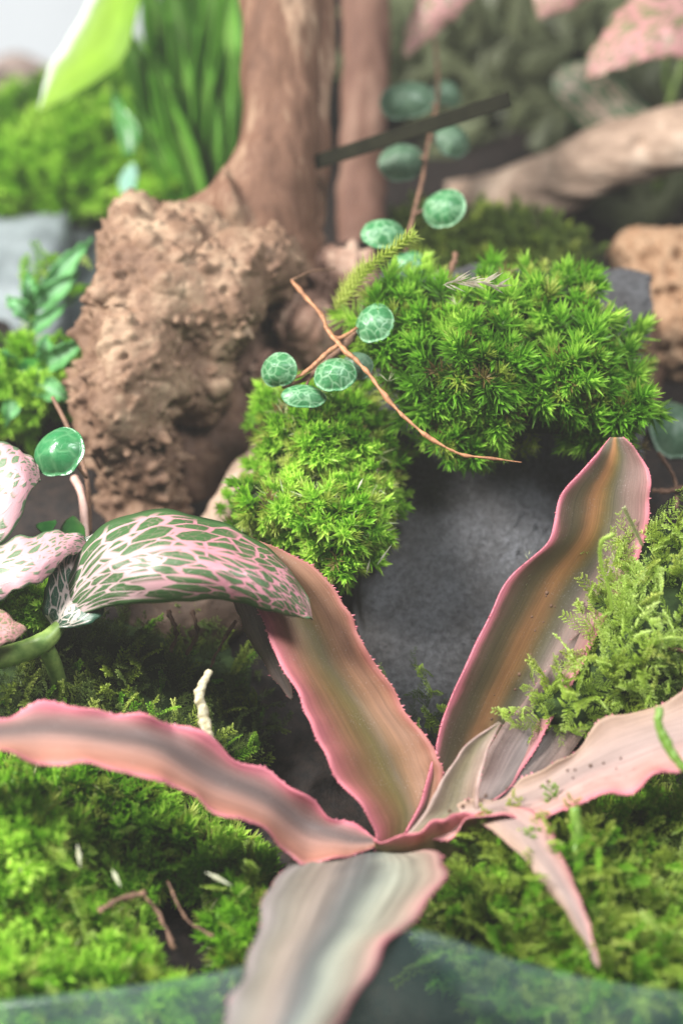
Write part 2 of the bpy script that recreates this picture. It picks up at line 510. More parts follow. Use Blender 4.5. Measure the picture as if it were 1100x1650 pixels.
def back_wall():
    # rear of the terrarium: upright curved panel, open at the far left where the window shows
    V = []; n = 40
    for i in range(n):
        x = -7.6 + 36 * i / (n - 1)
        y = 47 + 1.5 * math.sin(i * .3) - 0.004 * (x - 8) ** 2
        for z in (-16, 0, 12, 26): V.append((x, y, z))
        for z in (26, 12, 0, -16): V.append((x, y + 0.8, z))
    F = [(i * 8 + k, (i + 1) * 8 + k, (i + 1) * 8 + (k + 1) % 8, i * 8 + (k + 1) % 8) for i in range(n - 1) for k in range(8)]
    F += [tuple(range(8)), tuple(reversed(range((n - 1) * 8, n * 8)))]
    o = mk('back_wall', V, F, M['back'], kind='structure', base=(10, 47, 0))
    b = NB('window'); b.b.inputs['Emission Color'].default_value = (0.86, 0.93, 0.97, 1)
    b.b.inputs['Emission Strength'].default_value = 0.58
    b.finish((0.3, 0.3, 0.3), 0.5)
    t = thing('window', 'bright pale window pane far behind the upper left corner', 'window', (-22, 62, 4))
    def box(x0, x1, y0, y1, z0, z1, name, m):
        V = [(x, y, z) for z in (z0, z1) for y in (y0, y1) for x in (x0, x1)]
        F = [(0, 1, 3, 2), (4, 6, 7, 5), (0, 4, 5, 1), (1, 5, 7, 3), (3, 7, 6, 2), (2, 6, 4, 0)]
        mk(name, V, F, m, t, smooth=False)
    box(-40, -9.5, 61, 61.5, 2, 34, 'pane', b.m)
    fm = mat_plain('window_frame', (0.5, 0.52, 0.5), (0.6, 0.62, 0.6), 1)
    box(-41, -9.5, 60.6, 61.9, 0.8, 2, 'frame', fm)
    box(-9.5, -8.4, 60.6, 61.9, 0.8, 34, 'frame', fm)


back_wall()

# ------------------------------------------------------------------ remeshed wood and rocks


def remesh(V_F_list, voxel):
    me = bpy.data.meshes.new('tmp'); V, F = [], []
    for v, f in V_F_list:
        k = len(V); V += [tuple(np.asarray(p) * U) for p in v]; F += [tuple(i + k for i in q) for q in f]
    me.from_pydata(V, [], F)
    bm = bmesh.new(); bm.from_mesh(me); bmesh.ops.remove_doubles(bm, verts=bm.verts, dist=1e-6)
    bmesh.ops.recalc_face_normals(bm, faces=bm.faces); bm.to_mesh(me); bm.free()
    o = bpy.data.objects.new('tmp', me); COL.objects.link(o)
    md = o.modifiers.new('r', 'REMESH'); md.mode = 'VOXEL'; md.voxel_size = voxel * U; md.use_smooth_shade = True
    sm = o.modifiers.new('s', 'SMOOTH'); sm.factor = 0.5; sm.iterations = 14
    dg = bpy.context.evaluated_depsgraph_get(); dg.update()
    m2 = bpy.data.meshes.new_from_object(o.evaluated_get(dg))
    bpy.data.objects.remove(o); bpy.data.meshes.remove(me)
    n = len(m2.vertices)
    co = np.empty(n * 3); m2.vertices.foreach_get('co', co)
    no = np.empty(n * 3); m2.vertices.foreach_get('normal', no)
    F = [tuple(p.vertices) for p in m2.polygons]
    bpy.data.meshes.remove(m2)
    return co.reshape(-1, 3) / U, no.reshape(-1, 3), F


def blob(px, py, d, rx, ry, rz, tilt=0.0):
    """ellipsoid by photo position; rx across, ry up the view, rz along the view, tilt in degrees"""
    a = math.radians(tilt)
    X = math.cos(a) * RT + math.sin(a) * UP; Y = -math.sin(a) * RT + math.cos(a) * UP
    return ellipsoid(P(px, py, d), np.array([X, FW, Y]), np.array([rx, rz, ry]))


def tubevf(pix, r, sides=20, n=40, flat=1.0):
    pix = np.asarray(pix, float); pts = P(pix[:, 0], pix[:, 1], pix[:, 2]); C = catmull(pts, n)
    rr = np.interp(np.linspace(0, 1, n), np.linspace(0, 1, len(r)), r)
    T = unit(np.gradient(C, axis=0)); a = unit(np.cross(T, FW)); b = np.cross(T, a)
    V = [C[i] + rr[i] * (math.cos(2 * math.pi * k / sides) * a[i] + flat * math.sin(2 * math.pi * k / sides) * b[i]) for i in range(n) for k in range(sides)]
    F = [(i * sides + k, i * sides + (k + 1) % sides, (i + 1) * sides + (k + 1) % sides, (i + 1) * sides + k) for i in range(n - 1) for k in range(sides)]
    F += [tuple(range(sides)), tuple(reversed(range((n - 1) * sides, n * sides)))]
    return V, F


def knob(p, seed=0.0):
    """ridges with clusters of wart-like lumps and a few pits"""
    P0 = Vector(p)
    q = P0 + Vector((noise.noise(P0 * 1.7 + Vector((seed, 0, 0))), noise.noise(P0 * 1.9 + Vector((5, seed, 5))), noise.noise(P0 * 1.8 + Vector((9, 2, seed))))) * .08
    m = max(0.0, min(1.0, .5 + 1.9 * noise.noise(q * 0.8 + Vector((seed, 0, 3)))))
    h = 0.38 * noise.noise(Vector((q.x * .8, q.y * .8, q.z * .5)) + Vector((7, 1, seed)))
    rd = abs(noise.noise(Vector((q.x * 1.3 + q.z * .5, q.y * 1.3, q.z * .8)) + Vector((1, 7, seed))))
    h += 0.20 * math.sqrt(rd + .01) * 1.2 - .12
    h += 0.07 * noise.noise(q * 2.0)
    for s, a, thr in ((1.5, 0.24, .5), (2.6, 0.25, .25), (4.2, 0.19, .2)):
        dd, pt = noise.voronoi(q * s + Vector((seed, seed, s)))
        hs = (math.sin(pt[0].x * 91.7 + pt[0].y * 37.1 + pt[0].z * 53.3) * 43758.5) % 1.0
        if hs > thr:
            rad = .26 + .24 * hs; e = dd[0] / rad
            if e < 1: h += a * (1 - e * e) ** .8 * (.30 + .95 * m) * hs
        elif hs < .04 and dd[0] < .4: h -= a * .7 * (1 - (dd[0] / .4) ** 2)
    return h


def driftwood():
    t = thing('driftwood', 'knobbly brown driftwood burl with smooth upright trunk behind the pink veined leaf', 'driftwood', P(300, 850, 53))
    vf = [blob(255, 480, 52.2, 1.75, 2.0, 1.6, 0), blob(235, 420, 52.4, 1.35, 1.35, 1.3), blob(215, 610, 51.6, 1.5, 2.0, 1.5, -8),
          blob(335, 490, 52.2, 1.75, 1.6, 1.5), blob(395, 445, 52.6, 1.35, 1.1, 1.4), blob(222, 730, 52.2, 1.15, 1.6, 1.2, 6),
          blob(212, 350, 53.2, 0.65, 0.5, 1.0), blob(300, 380, 53.2, 1.4, 0.7, 1.2), blob(425, 425, 52.8, 1.0, 0.75, 1.2), blob(300, 580, 52.5, 1.15, 1.6, 1.1, 15),
          blob(232, 820, 52.8, 1.2, 1.1, 1.2), blob(185, 560, 52.2, 0.9, 1.6, 1.1), blob(160, 620, 52.2, 0.7, 0.9, 0.9)]
    V, N, F = remesh(vf, 0.062)
    # shape
    for i in range(len(V)):
        p = V[i]
        V[i] = p + N[i] * (knob(p) * 1.0)
    mk('burl', V, F, M['wood'], t)
    vf = [tubevf([(445, -160, 54), (452, 0, 54), (452, 120, 54), (448, 220, 54), (435, 300, 54), (415, 370, 54.2), (400, 440, 54.5)], [1.12, 1.12, 1.02, 1.05, 1.25, 1.75, 2.0], flat=.8),
          tubevf([(500, -160, 55), (505, 60, 55), (500, 200, 55), (480, 330, 55.2), (470, 430, 55.3)], [.65, .6, .55, .8, .8], flat=.8),
          tubevf([(385, 330, 53.6), (330, 350, 53.6), (270, 385, 53.5)], [1.1, .6, .6])]
    V, N, F = remesh(vf, 0.09)
    for i in range(len(V)):
        p = V[i]
        g = nz3((p[0] * 3.2, p[1] * 3.2, p[2] * 0.35), 1.0, 4)
        g2 = nz3((p[0] * 7, p[1] * 7, p[2] * 0.6), 1.0, 8)
        low = max(0.0, min(1.0, (12.5 - p[2]) / 3.5))
        V[i] = p + N[i] * (0.05 * g + 0.012 * g2 + 0.10 * nz3(p, 1.2, 2) + low * (0.10 * nz3((p[0] * 1.2, p[1], p[2] * 4), 1.0, 6) + 0.35 * knob(p, 3)))
    mk('trunk', V, F, M['trunk'], t)
    # hollow dark shoulder on the right of the burl and the stub below
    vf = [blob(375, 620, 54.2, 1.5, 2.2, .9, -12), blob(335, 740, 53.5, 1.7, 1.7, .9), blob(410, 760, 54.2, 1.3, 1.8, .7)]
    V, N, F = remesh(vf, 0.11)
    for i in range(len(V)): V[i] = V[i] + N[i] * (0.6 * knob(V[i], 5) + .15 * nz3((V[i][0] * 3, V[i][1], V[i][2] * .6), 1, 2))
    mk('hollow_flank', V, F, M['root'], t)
    V, N, F = remesh([tubevf([(330, 870, 52), (370, 820, 51.8), (405, 760, 52.2), (430, 720, 53)], [.42, .5, .45, .3])], 0.07)
    for i in range(len(V)): V[i] = V[i] + N[i] * 0.12 * nz3((V[i][0] * 2, V[i][1], V[i][2]), 1.6, 2)
    mk('stub', V, F, M['branch'], t)
    # second root lump behind the turtle vine
    t2 = thing('driftwood_root', 'dark brown wart-covered root lump behind the orange twig', 'root', P(500, 620, 53))
    V, N, F = remesh([blob(500, 530, 53, 1.1, .95, .8, -30), blob(560, 470, 53.8, .9, .9, .8), blob(450, 610, 53.5, .8, .9, .8), blob(520, 440, 54.6, 1.0, .7, .8)], 0.075)
    for i in range(len(V)): V[i] = V[i] + N[i] * knob(V[i], 9) * .8
    mk('root_lump', V, F, mat_wood('lump_wood', (0.06, 0.03, 0.02), (0.18, 0.10, 0.07), (0.38, 0.27, 0.20)), t2)
    # reddish plank-like stem right of the trunk
    V, N, F = remesh([tubevf([(590, -160, 59), (590, 60, 59), (585, 250, 59), (580, 420, 58.5)], [.75, .72, .7, .75], flat=.6)], 0.1)
    for i in range(len(V)):
        p = V[i]; V[i] = p + N[i] * .08 * nz3((p[0] * 3, p[1] * 3, p[2] * .3), 1, 3)
    o = mk('upright_plank', V, F, mat_wood('red_wood', (0.08, 0.036, 0.024), (0.13, 0.066, 0.045), (0.20, 0.12, 0.085), long=True))
    tag(o, 'straight reddish brown upright stem of wood just right of the trunk', 'wood')


driftwood()


def branch():
    t = thing('driftwood_branch', 'smooth pale driftwood branch reaching in from the right edge', 'branch', P(1000, 300, 61))
    V, N, F = remesh([tubevf([(1260, 200, 59), (1140, 215, 59.5), (1040, 235, 60), (960, 262, 60.5), (880, 300, 61.5), (800, 320, 62.5), (720, 330, 64), (640, 345, 65)],
                             [1.0, 1.0, .98, .95, .95, .8, .62, .4]), blob(870, 335, 62, .75, .6, .6, 40), blob(1000, 200, 60.2, .5, .22, .4)], 0.08)
    for i in range(len(V)):
        p = V[i]
        V[i] = p + N[i] * (.14 * nz3((p[0] * .5, p[1], p[2] * 2.2), 1, 3) + .05 * nz3((p[0] * 1.5, p[1] * 4, p[2] * 6), 1, 3))
        c = P(1027, 228, 59.2)
        r = np.linalg.norm((p - c) * np.array([1, .3, 1]))
        V[i] -= N[i] * .25 * math.exp(-(r / .18) ** 2)
    mk('limb', V, F, M['branch'], t)


branch()


def sponge():
    t = thing('porous_stone', 'tan pitted sponge-like stone at the right edge', 'stone', P(1060, 560, 57))
    V, N, F = remesh([blob(1085, 455, 57.5, 2.0, 1.55, 1.3, 15), blob(1110, 540, 57, 1.6, 1.5, 1.2), blob(1040, 410, 58, 1.1, .8, 1)], 0.07)
    for i in range(len(V)):
        p = V[i]; h = .15 * nz3(p, 1.2, 2)
        for s, a in ((1.9, .34), (3.3, .2)):
            d = noise.voronoi(Vector(p) * s)[0][0]
            h -= a * max(0.0, 1 - (d / .42) ** 2)
        V[i] = p + N[i] * h
    mk('stone_body', V, F, M['sponge'], t)
    V, N, F = remesh([tubevf([(1000, 480, 56.5), (1020, 520, 56.2), (1030, 600, 56), (1040, 700, 56)], [.3, .5, .6, .7])], .08)
    for i in range(len(V)): V[i] = V[i] + N[i] * (.25 * nz3(V[i], 1.5) + .08 * nz3(V[i], 5))
    o = mk('dark_stub', V, F, M['root'])
    tag(o, 'dark brown wood stub below the tan pitted stone', 'wood')


sponge()


def slab(name, corners, thick, mat, label, cat, rough=0.12, bulge=0.0, n=70, grit=0.0):
    """leaning stone slab: corners TL,TR,BR,BL as (px,py,d)"""
    c = [P(*q) for q in corners]
    nrm = unit(np.cross(c[1] - c[0], c[3] - c[0])); nrm = nrm if nrm @ FW < 0 else -nrm
    V = []; F = []
    for side in (1, 0):
        for i in range(n):
            for j in range(n):
                a, b = j / (n - 1), i / (n - 1)
                p = (c[0] * (1 - a) + c[1] * a) * (1 - b) + (c[3] * (1 - a) + c[2] * a) * b
                inx = (a - .5) * 2; iny = (b - .5) * 2
                p = p + (nz3(p, .9, 1) * .35 + nz3(p, 3, 2) * .1) * (unit(c[1] - c[0]) * inx ** 5 + unit(c[3] - c[0]) * iny ** 5)
                ed = max(abs(inx), abs(iny)) ** 14
                off = bulge * (1 - inx ** 2) * (1 - iny ** 2) + rough * (nz3(p, .5, 3) + .4 * nz3(p, 1.8, 7) + .15 * nz3(p, 6, 1)) - .15 * ed
                if grit and side: off += grit * (nz3(p, 5.5, 2) + .7 * nz3(p, 10, 4) + 1.2 * max(0, nz3(p, 3, 9) - .25))
                V.append(p + nrm * (off if side else -thick + .15 * ed))
    for s in (0, 1):
        o = s * n * n
        for i in range(n - 1):
            for j in range(n - 1):
                q = (o + i * n + j, o + i * n + j + 1, o + (i + 1) * n + j + 1, o + (i + 1) * n + j)
                F.append(q if s else q[::-1])
    rim = [j for j in range(n)] + [i * n + n - 1 for i in range(1, n)] + [(n - 1) * n + j for j in range(n - 2, -1, -1)] + [i * n for i in range(n - 2, 0, -1)]
    for a, b in zip(rim, rim[1:] + rim[:1]): F.append((a, b, n * n + b, n * n + a))
    o = mk(name, V, F, mat)
    return tag(o, label, cat)


slab('slate_slab', [(600, 430, 52.5), (1050, 440, 53.5), (1010, 1300, 47.6), (580, 1290, 47.4)], 1.6, M['slate'],
     'dark grey slate slab leaning between the two moss cushions and the tall striped leaf', 'stone slab', .16, .5, 240, .05)
slab('grey_stone', [(-120, 338, 62), (98, 336, 61), (85, 600, 57), (-120, 620, 57)], 1.5, M['grey_rock'],
     'pale bluish grey flat stone at the left edge beside the burl', 'stone', .2, .3, 40)
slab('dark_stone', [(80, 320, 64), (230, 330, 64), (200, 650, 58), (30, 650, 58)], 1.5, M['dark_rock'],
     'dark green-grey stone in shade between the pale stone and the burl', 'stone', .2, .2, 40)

# ------------------------------------------------------------------ moss


def needle(V, F, T, p, d, L, wd, side, t0, t1, droop=0.0, split=.4):
    """one narrow leaf: base, two shoulders, mid ridge, tip"""
    d = unit(d); s = unit(np.cross(d, side)) if np.linalg.norm(np.cross(d, side)) > .05 else unit(np.cross(d, (1, .3, .2)))
    k = len(V)
    mid = p + d * L * split
    tip = p + d * L + np.array([0, 0, -droop * L])
    up = np.cross(s, d)
    V += [p, mid - s * wd * .5 + up * wd * .12, mid + s * wd * .5 + up * wd * .12, tip, mid - up * wd * .12]
    F += [(k, k + 4, k + 1), (k, k + 2, k + 4), (k + 1, k + 4, k + 3), (k + 4, k + 2, k + 3)]
    T += [t0, (t0 + t1) / 2, (t0 + t1) / 2, t1, (t0 + t1) / 2 * .9]


def proto_star(r, nleaf=46, H=0.55, LL=0.42, wd=0.055, spread=(18, 78)):
    """upright shoot with a rosette of needles"""
    V, F, T = [], [], []
    for i in range(nleaf):
        f = i / (nleaf - 1)                      # 0 low .. 1 top
        az = i * 2.39996 + r.uniform(-.25, .25)
        tilt = math.radians(spread[1] * (1 - f) + spread[0] * f + r.uniform(-9, 9))
        d = np.array([math.sin(tilt) * math.cos(az), math.sin(tilt) * math.sin(az), math.cos(tilt)])
        p = np.array([0, 0, H * f]) + d * .015
        L = LL * (0.75 + .35 * math.sin(math.pi * min(1, f * 1.1))) * r.uniform(.8, 1.15)
        needle(V, F, T, p, d, L, wd * r.uniform(.8, 1.2), np.array([0, 0, 1.]), .12 + .35 * f, .45 + .55 * f, droop=.22 * (1 - f), split=.35)
    return np.array(V), F, np.array(T)


def proto_feather(r, L=1.3, nb=11, bl=.36, lw=.05, curl=.5):
    """flat spray: curved axis with side branchlets of tiny overlapping leaves"""
    V, F, T = [], [], []

    def twig(p0, d0, length, bend, t0, t1, lf):
        n = max(4, int(length / .035)); p = p0.copy(); d = unit(d0)
        for i in range(n):
            f = i / n
            d = unit(d + bend * .08 / max(1, n / 10)); p = p + d * length / n
            for sgn in (0, 1, 2):
                az = i * 1.9 + sgn * 2.1
                a = unit(np.cross(d, (0.1, .2, 1.))); b = np.cross(d, a)
                o = unit(d * .8 + (math.cos(az) * a + math.sin(az) * b) * .75)
                needle(V, F, T, p, o, lf * (1.15 - .5 * f) * r.uniform(.8, 1.2), lf * .5, d, t0 + (t1 - t0) * f, t0 + (t1 - t0) * f + .25)
        return p
    n = nb; p = np.zeros(3); d = np.array([0, .15, 1.]); bend = np.array([0, curl, -.1])
    step = L / n
    for i in range(n):
        f = i / n
        d = unit(d + np.array([r.uniform(-.08, .08), curl * .14, 0])); q = p + d * step
        for k in range(3):
            a = unit(np.cross(d, (1, .2, 0.))); az = k * 2.1 + i
            o = unit(d * .7 + unit(np.cross(d, a)) * math.cos(az) + a * math.sin(az))
            needle(V, F, T, p + (q - p) * k / 3, o, lw * 1.2, lw * .6, d, .2 + .3 * f, .5 + .4 * f)
        for sgn in (-1, 1):
            if r.random() < .9:
                ln = bl * (1 - .65 * f) * r.uniform(.6, 1.15)
                twig(p, unit(np.array([sgn * 1.0, r.uniform(-.2, .3), .0]) + d * .75), ln, d + np.array([0, .3, 0]), .25 + .2 * f, .75 + .1 * f, lw)
        p = q
    return np.array(V), F, np.array(T)


def build_protos(fn, n, mat, name, seed, **kw):
    out = []
    for i in range(n):
        r = random.Random(seed + i); V, F, T = fn(r, **kw)
        out.append((V, F, T, mesh(name, V, F, mat, attrs={'tt': T, 'tone': np.full(len(V), r.random())}, smooth=False)))
    return out


def rotmat(n, spin):
    n = unit(n); a = unit(np.cross(n, (0.31, .52, .11))); b = np.cross(n, a)
    a2 = a * math.cos(spin) + b * math.sin(spin); b2 = np.cross(n, a2)
    return np.array([a2, b2, n]).T


def inside(poly, x, y):
    poly = np.asarray(poly, float); r = np.zeros(np.shape(x), bool); j = len(poly) - 1
    for i in range(len(poly)):
        xi, yi = poly[i]; xj, yj = poly[j]
        r ^= ((yi > y) != (yj > y)) & (x < (xj - xi) * (y - yi) / (yj - yi + 1e-9) + xi)
        j = i
    return r


def edist(poly, x, y):
    poly = np.asarray(poly, float); m = np.full(np.shape(x), 1e9)
    for i in range(len(poly)):
        a = poly[i - 1]; b = poly[i]; ab = b - a
        t = np.clip(((x - a[0]) * ab[0] + (y - a[1]) * ab[1]) / (ab @ ab + 1e-9), 0, 1)
        m = np.minimum(m, np.hypot(x - a[0] - t * ab[0], y - a[1] - t * ab[1]))
    return m


class Dome:
    def __init__(s, poly, d0, h, R, lump=.3, slope=0.0):
        """d0: base depth at the patch (None = ground); h: height of the dome towards the viewer; R edge width px"""
        s.poly, s.d0, s.h, s.R, s.lump, s.slope = np.asarray(poly, float), d0, h, R, lump, slope
        s.cy = s.poly[:, 1].mean()

    def d(s, x, y):
        x = np.atleast_1d(np.asarray(x, float)); y = np.atleast_1d(np.asarray(y, float))
        base = D(x, y) if s.d0 is None else s.d0 - (y - s.cy) * s.slope
        e = np.where(inside(s.poly, x, y), edist(s.poly, x, y), 0) / s.R
        e = np.clip(e, 0, 1); dome = np.sqrt(1 - (1 - e) ** 2)
        lm = np.array([noise.noise(Vector((a * .011, b * .011, s.R))) + .5 * noise.noise(Vector((a * .03, b * .03, s.R))) for a, b in zip(x, y)])
        return base - s.h * dome - s.lump * lm * (dome > 0)

    def frame(s, x, y):
        e = 6.0
        p = P(x, y, s.d(x, y)); px = P(x + e, y, s.d(x + e, y)); py = P(x, y + e, s.d(x, y + e))
        n = unit(np.cross(py - p, px - p)); n = np.where((n @ FW)[:, None] > 0, -n, n)
        return p, n


def moss(name, label, poly, dome, layers, mound_mat, nparts=300, up=.5, face=.25, part='shoot', cat='moss', sink=.25, jit=.3, mound=True, ragged=.3):
    """layers: list of (protos, material, count, scale_lo, scale_hi)"""
    poly = np.asarray(poly, float)
    x0, y0 = poly.min(0); x1, y1 = poly.max(0)
    cx, cy = poly.mean(0)
    t = thing(name, label, cat, P(cx, cy, float(dome.d(cx, cy)[0]) + 1))
    # mound
    nx = max(10, int((x1 - x0) / 14)); ny = max(10, int((y1 - y0) / 14))
    X, Y = np.meshgrid(np.linspace(x0, x1, nx), np.linspace(y0, y1, ny))
    X, Y = X.ravel(), Y.ravel()
    ins = inside(poly, X, Y)
    dd = dome.d(X, Y) + sink
    V = P(X, Y, dd)
    F = []
    for i in range(ny - 1):
        for j in range(nx - 1):
            q = (i * nx + j, i * nx + j + 1, (i + 1) * nx + j + 1, (i + 1) * nx + j)
            if all(ins[k] for k in q): F.append(q)
    used = sorted({k for f in F for k in f}); mp = {k: i for i, k in enumerate(used)}
    V = V[used]; F = [tuple(mp[k] for k in f) for f in F]
    if mound: mk('mound', V, F, mound_mat, t, solid=.2)
    items = []
    for protos, mat, cnt, s0, s1 in layers:
        xs, ys = [], []
        while len(xs) < cnt:
            a = rng.uniform(x0, x1, cnt); b = rng.uniform(y0, y1, cnt); ok = inside(poly, a, b)
            xs += list(a[ok]); ys += list(b[ok])
        xs = np.array(xs[:cnt]); ys = np.array(ys[:cnt])
        far = rng.random(cnt) < ragged
        xs = xs + far * rng.normal(0, 16, cnt); ys = ys + far * rng.normal(0, 16, cnt)
        p, n = dome.frame(xs, ys)
        n = unit(n * 1.0 + np.array([0, 0, up]) - FW * face + rng.normal(0, jit, n.shape))
        for i in range(cnt):
            sc = rng.uniform(s0, s1)
            items.append((float((p[i] - CAM) @ FW), p[i] - n[i] * sink * .6, n[i], sc, rng.uniform(0, 6.28), protos[rng.integers(len(protos))], mat))
    items.sort(key=lambda q: q[0] - q[3] * 1.5)
    base = BASE[t.name]
    for it in items[:nparts]:
        _, p, n, sc, sp, pr, mat = it
        o = bpy.data.objects.new(part, pr[3]); COL.objects.link(o); o.parent = t
        R = rotmat(n, sp)
        o.matrix_local = Matrix.Translation(Vector((p - base) * U)) @ Matrix(R.tolist()).to_4x4() @ Matrix.Scale(sc, 4)
    rest = {}
    for it in items[nparts:]: rest.setdefault(it[6].name, []).append(it)
    for mn, its in rest.items():
        VV, FF, TT, TO = [], [], [], []; k = 0
        for _, p, n, sc, sp, pr, mat in its:
            v = (pr[0] * sc) @ rotmat(n, sp).T + p; VV.append(v)
            FF.append(np.array(pr[1]) + k); k += len(v); TT.append(pr[2]); TO.append(np.full(len(v), rng.random()))
        mk('shoot_mass', np.vstack(VV), np.vstack(FF).tolist(), bpy.data.materials[mn], t, attrs={'tt': np.concatenate(TT), 'tone': np.concatenate(TO)}, smooth=False, kind='stuff')
    return t


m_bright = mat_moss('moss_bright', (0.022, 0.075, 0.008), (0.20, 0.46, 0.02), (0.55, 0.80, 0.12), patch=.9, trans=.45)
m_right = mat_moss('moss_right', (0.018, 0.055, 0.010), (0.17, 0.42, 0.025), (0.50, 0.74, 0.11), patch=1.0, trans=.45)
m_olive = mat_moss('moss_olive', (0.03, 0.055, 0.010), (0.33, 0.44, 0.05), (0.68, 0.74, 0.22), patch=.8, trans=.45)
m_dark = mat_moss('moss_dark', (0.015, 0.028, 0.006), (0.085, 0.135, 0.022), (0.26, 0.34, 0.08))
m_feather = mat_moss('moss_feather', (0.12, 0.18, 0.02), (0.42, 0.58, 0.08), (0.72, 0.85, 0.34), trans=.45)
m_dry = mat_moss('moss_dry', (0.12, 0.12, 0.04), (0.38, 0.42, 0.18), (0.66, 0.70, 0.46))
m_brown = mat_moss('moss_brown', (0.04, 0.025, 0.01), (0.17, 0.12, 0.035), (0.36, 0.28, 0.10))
m_mound = mat_plain('mound', (0.010, 0.022, 0.006), (0.03, 0.055, 0.012), 4, 0.9, 0.2, bump=.8, bscale=8)

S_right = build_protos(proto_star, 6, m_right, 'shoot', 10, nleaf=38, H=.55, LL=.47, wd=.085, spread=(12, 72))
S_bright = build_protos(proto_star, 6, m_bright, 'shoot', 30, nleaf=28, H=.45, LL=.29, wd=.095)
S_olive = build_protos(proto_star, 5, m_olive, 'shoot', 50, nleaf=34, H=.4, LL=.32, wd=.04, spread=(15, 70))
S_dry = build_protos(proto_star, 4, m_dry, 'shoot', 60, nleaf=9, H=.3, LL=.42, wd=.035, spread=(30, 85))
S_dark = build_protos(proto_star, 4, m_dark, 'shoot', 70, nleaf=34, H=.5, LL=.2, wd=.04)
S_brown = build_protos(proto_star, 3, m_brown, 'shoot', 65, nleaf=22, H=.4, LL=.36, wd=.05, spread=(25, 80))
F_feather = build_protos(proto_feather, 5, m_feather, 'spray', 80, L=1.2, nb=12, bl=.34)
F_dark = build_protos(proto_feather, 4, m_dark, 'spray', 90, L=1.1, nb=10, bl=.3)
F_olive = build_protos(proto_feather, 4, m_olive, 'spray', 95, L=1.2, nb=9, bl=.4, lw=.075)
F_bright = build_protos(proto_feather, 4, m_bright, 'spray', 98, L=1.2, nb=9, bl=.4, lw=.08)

# upper right cushion on the slate
pa = [(575, 520), (600, 460), (660, 440), (740, 455), (800, 440), (880, 430), (945, 445), (965, 500), (1015, 545), (1050, 620), (1045, 690),
      (970, 715), (880, 700), (820, 725), (760, 735), (700, 740), (680, 690), (640, 640), (600, 600)]
moss('moss_cushion', 'large bright green star-shaped moss cushion draped over the top of the slate', pa, Dome(pa, 50.2, 2.0, 130, .9, .006),
     [(S_right, m_right, 400, .55, 1.45), (S_olive, m_olive, 130, .9, 1.5), (S_brown, m_brown, 70, .7, 1.2)], m_mound, up=.35, face=.3, sink=.45, jit=.4)
# centre cushion below the turtle vine
pb = [(430, 650), (470, 630), (530, 620), (585, 640), (600, 690), (635, 720), (640, 790), (615, 850), (600, 900), (570, 925), (530, 920),
      (480, 890), (430, 870), (380, 850), (365, 825), (410, 780), (430, 720)]
moss('moss_cushion', 'narrow yellow-green moss cushion with pale dry tips hanging below the round turtle leaves', pb, Dome(pb, 50.4, 2.4, 75, 1.0, .010),
     [(S_bright, m_bright, 430, .55, 1.5), (S_olive, m_olive, 300, .7, 1.3), (S_dry, m_dry, 60, .8, 1.4), (S_brown, m_brown, 30, .7, 1.1)], m_mound, up=.2, face=.3)
# bright mosses behind left
pc = [(-60, 260), (20, 240), (110, 190), (190, 180), (260, 220), (330, 270), (345, 330), (250, 335), (130, 325), (40, 335), (-60, 350)]
moss('moss_bank', 'blurred vivid green moss bank behind the driftwood burl at upper left', pc, Dome(pc, 63.5, 2.0, 90, .9, .01),
     [(S_bright, m_bright, 800, 1.0, 1.9)], m_mound, nparts=200, up=.6, face=.1)
pc2 = [(-60, 190), (30, 175), (100, 165), (170, 120), (330, 130), (350, 260), (230, 230), (120, 225), (0, 245), (-60, 250)]
moss('moss_bank', 'dim blurred green moss mound higher up in the left background', pc2, Dome(pc2, 68, 1.2, 60, .6, .01),
     [(S_right, m_right, 300, 1.0, 1.8)], m_mound, nparts=100, up=.6, face=.1)
# bottom left bed
pd = [(-80, 1250), (40, 1235), (150, 1235), (260, 1270), (340, 1320), (420, 1390), (455, 1440), (445, 1530), (395, 1590), (362, 1540), (352, 1450), (300, 1420), (235, 1440), (215, 1500), (255, 1565), (350, 1640), (300, 1760), (-80, 1760)]
moss('moss_bed', 'bright green moss bed with white dry tips in the lower left corner', pd, Dome(pd, None, 1.5, 75, .6),
     [(S_bright, m_bright, 1000, .9, 1.7), (S_olive, m_olive, 500, .9, 1.6), (F_bright, m_bright, 110, .8, 1.3), (F_feather, m_feather, 70, .8, 1.3), (S_dry, m_dry, 60, 1.0, 1.8), (S_brown, m_brown, 40, .8, 1.4)], m_mound, up=.5, face=.2)
# dark feather moss middle left
pe = [(-60, 1010), (60, 1020), (160, 990), (250, 992), (330, 1010), (400, 1060), (430, 1160), (425, 1230), (380, 1260), (200, 1270), (-60, 1260)]
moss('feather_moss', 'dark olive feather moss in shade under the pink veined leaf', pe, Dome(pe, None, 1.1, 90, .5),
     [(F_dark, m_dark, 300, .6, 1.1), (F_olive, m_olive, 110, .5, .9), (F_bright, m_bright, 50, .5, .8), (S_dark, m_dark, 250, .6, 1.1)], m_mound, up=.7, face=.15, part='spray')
# bottom right bed
pf = [(690, 1400), (720, 1350), (800, 1330), (900, 1330), (1000, 1290), (1180, 1260), (1180, 1720), (900, 1720), (760, 1620), (690, 1520), (670, 1450)]
moss('moss_bed', 'soft focus yellow-green moss bed in the lower right corner', pf, Dome(pf, None, 1.7, 110, .7),
     [(F_olive, m_olive, 240, .8, 1.3), (F_bright, m_bright, 150, .8, 1.3), (F_feather, m_feather, 110, .9, 1.5), (S_bright, m_bright, 250, .9, 1.5), (S_olive, m_olive, 400, .8, 1.5), (S_dark, m_dark, 60, .9, 1.4)], m_mound, up=.5, face=.35)
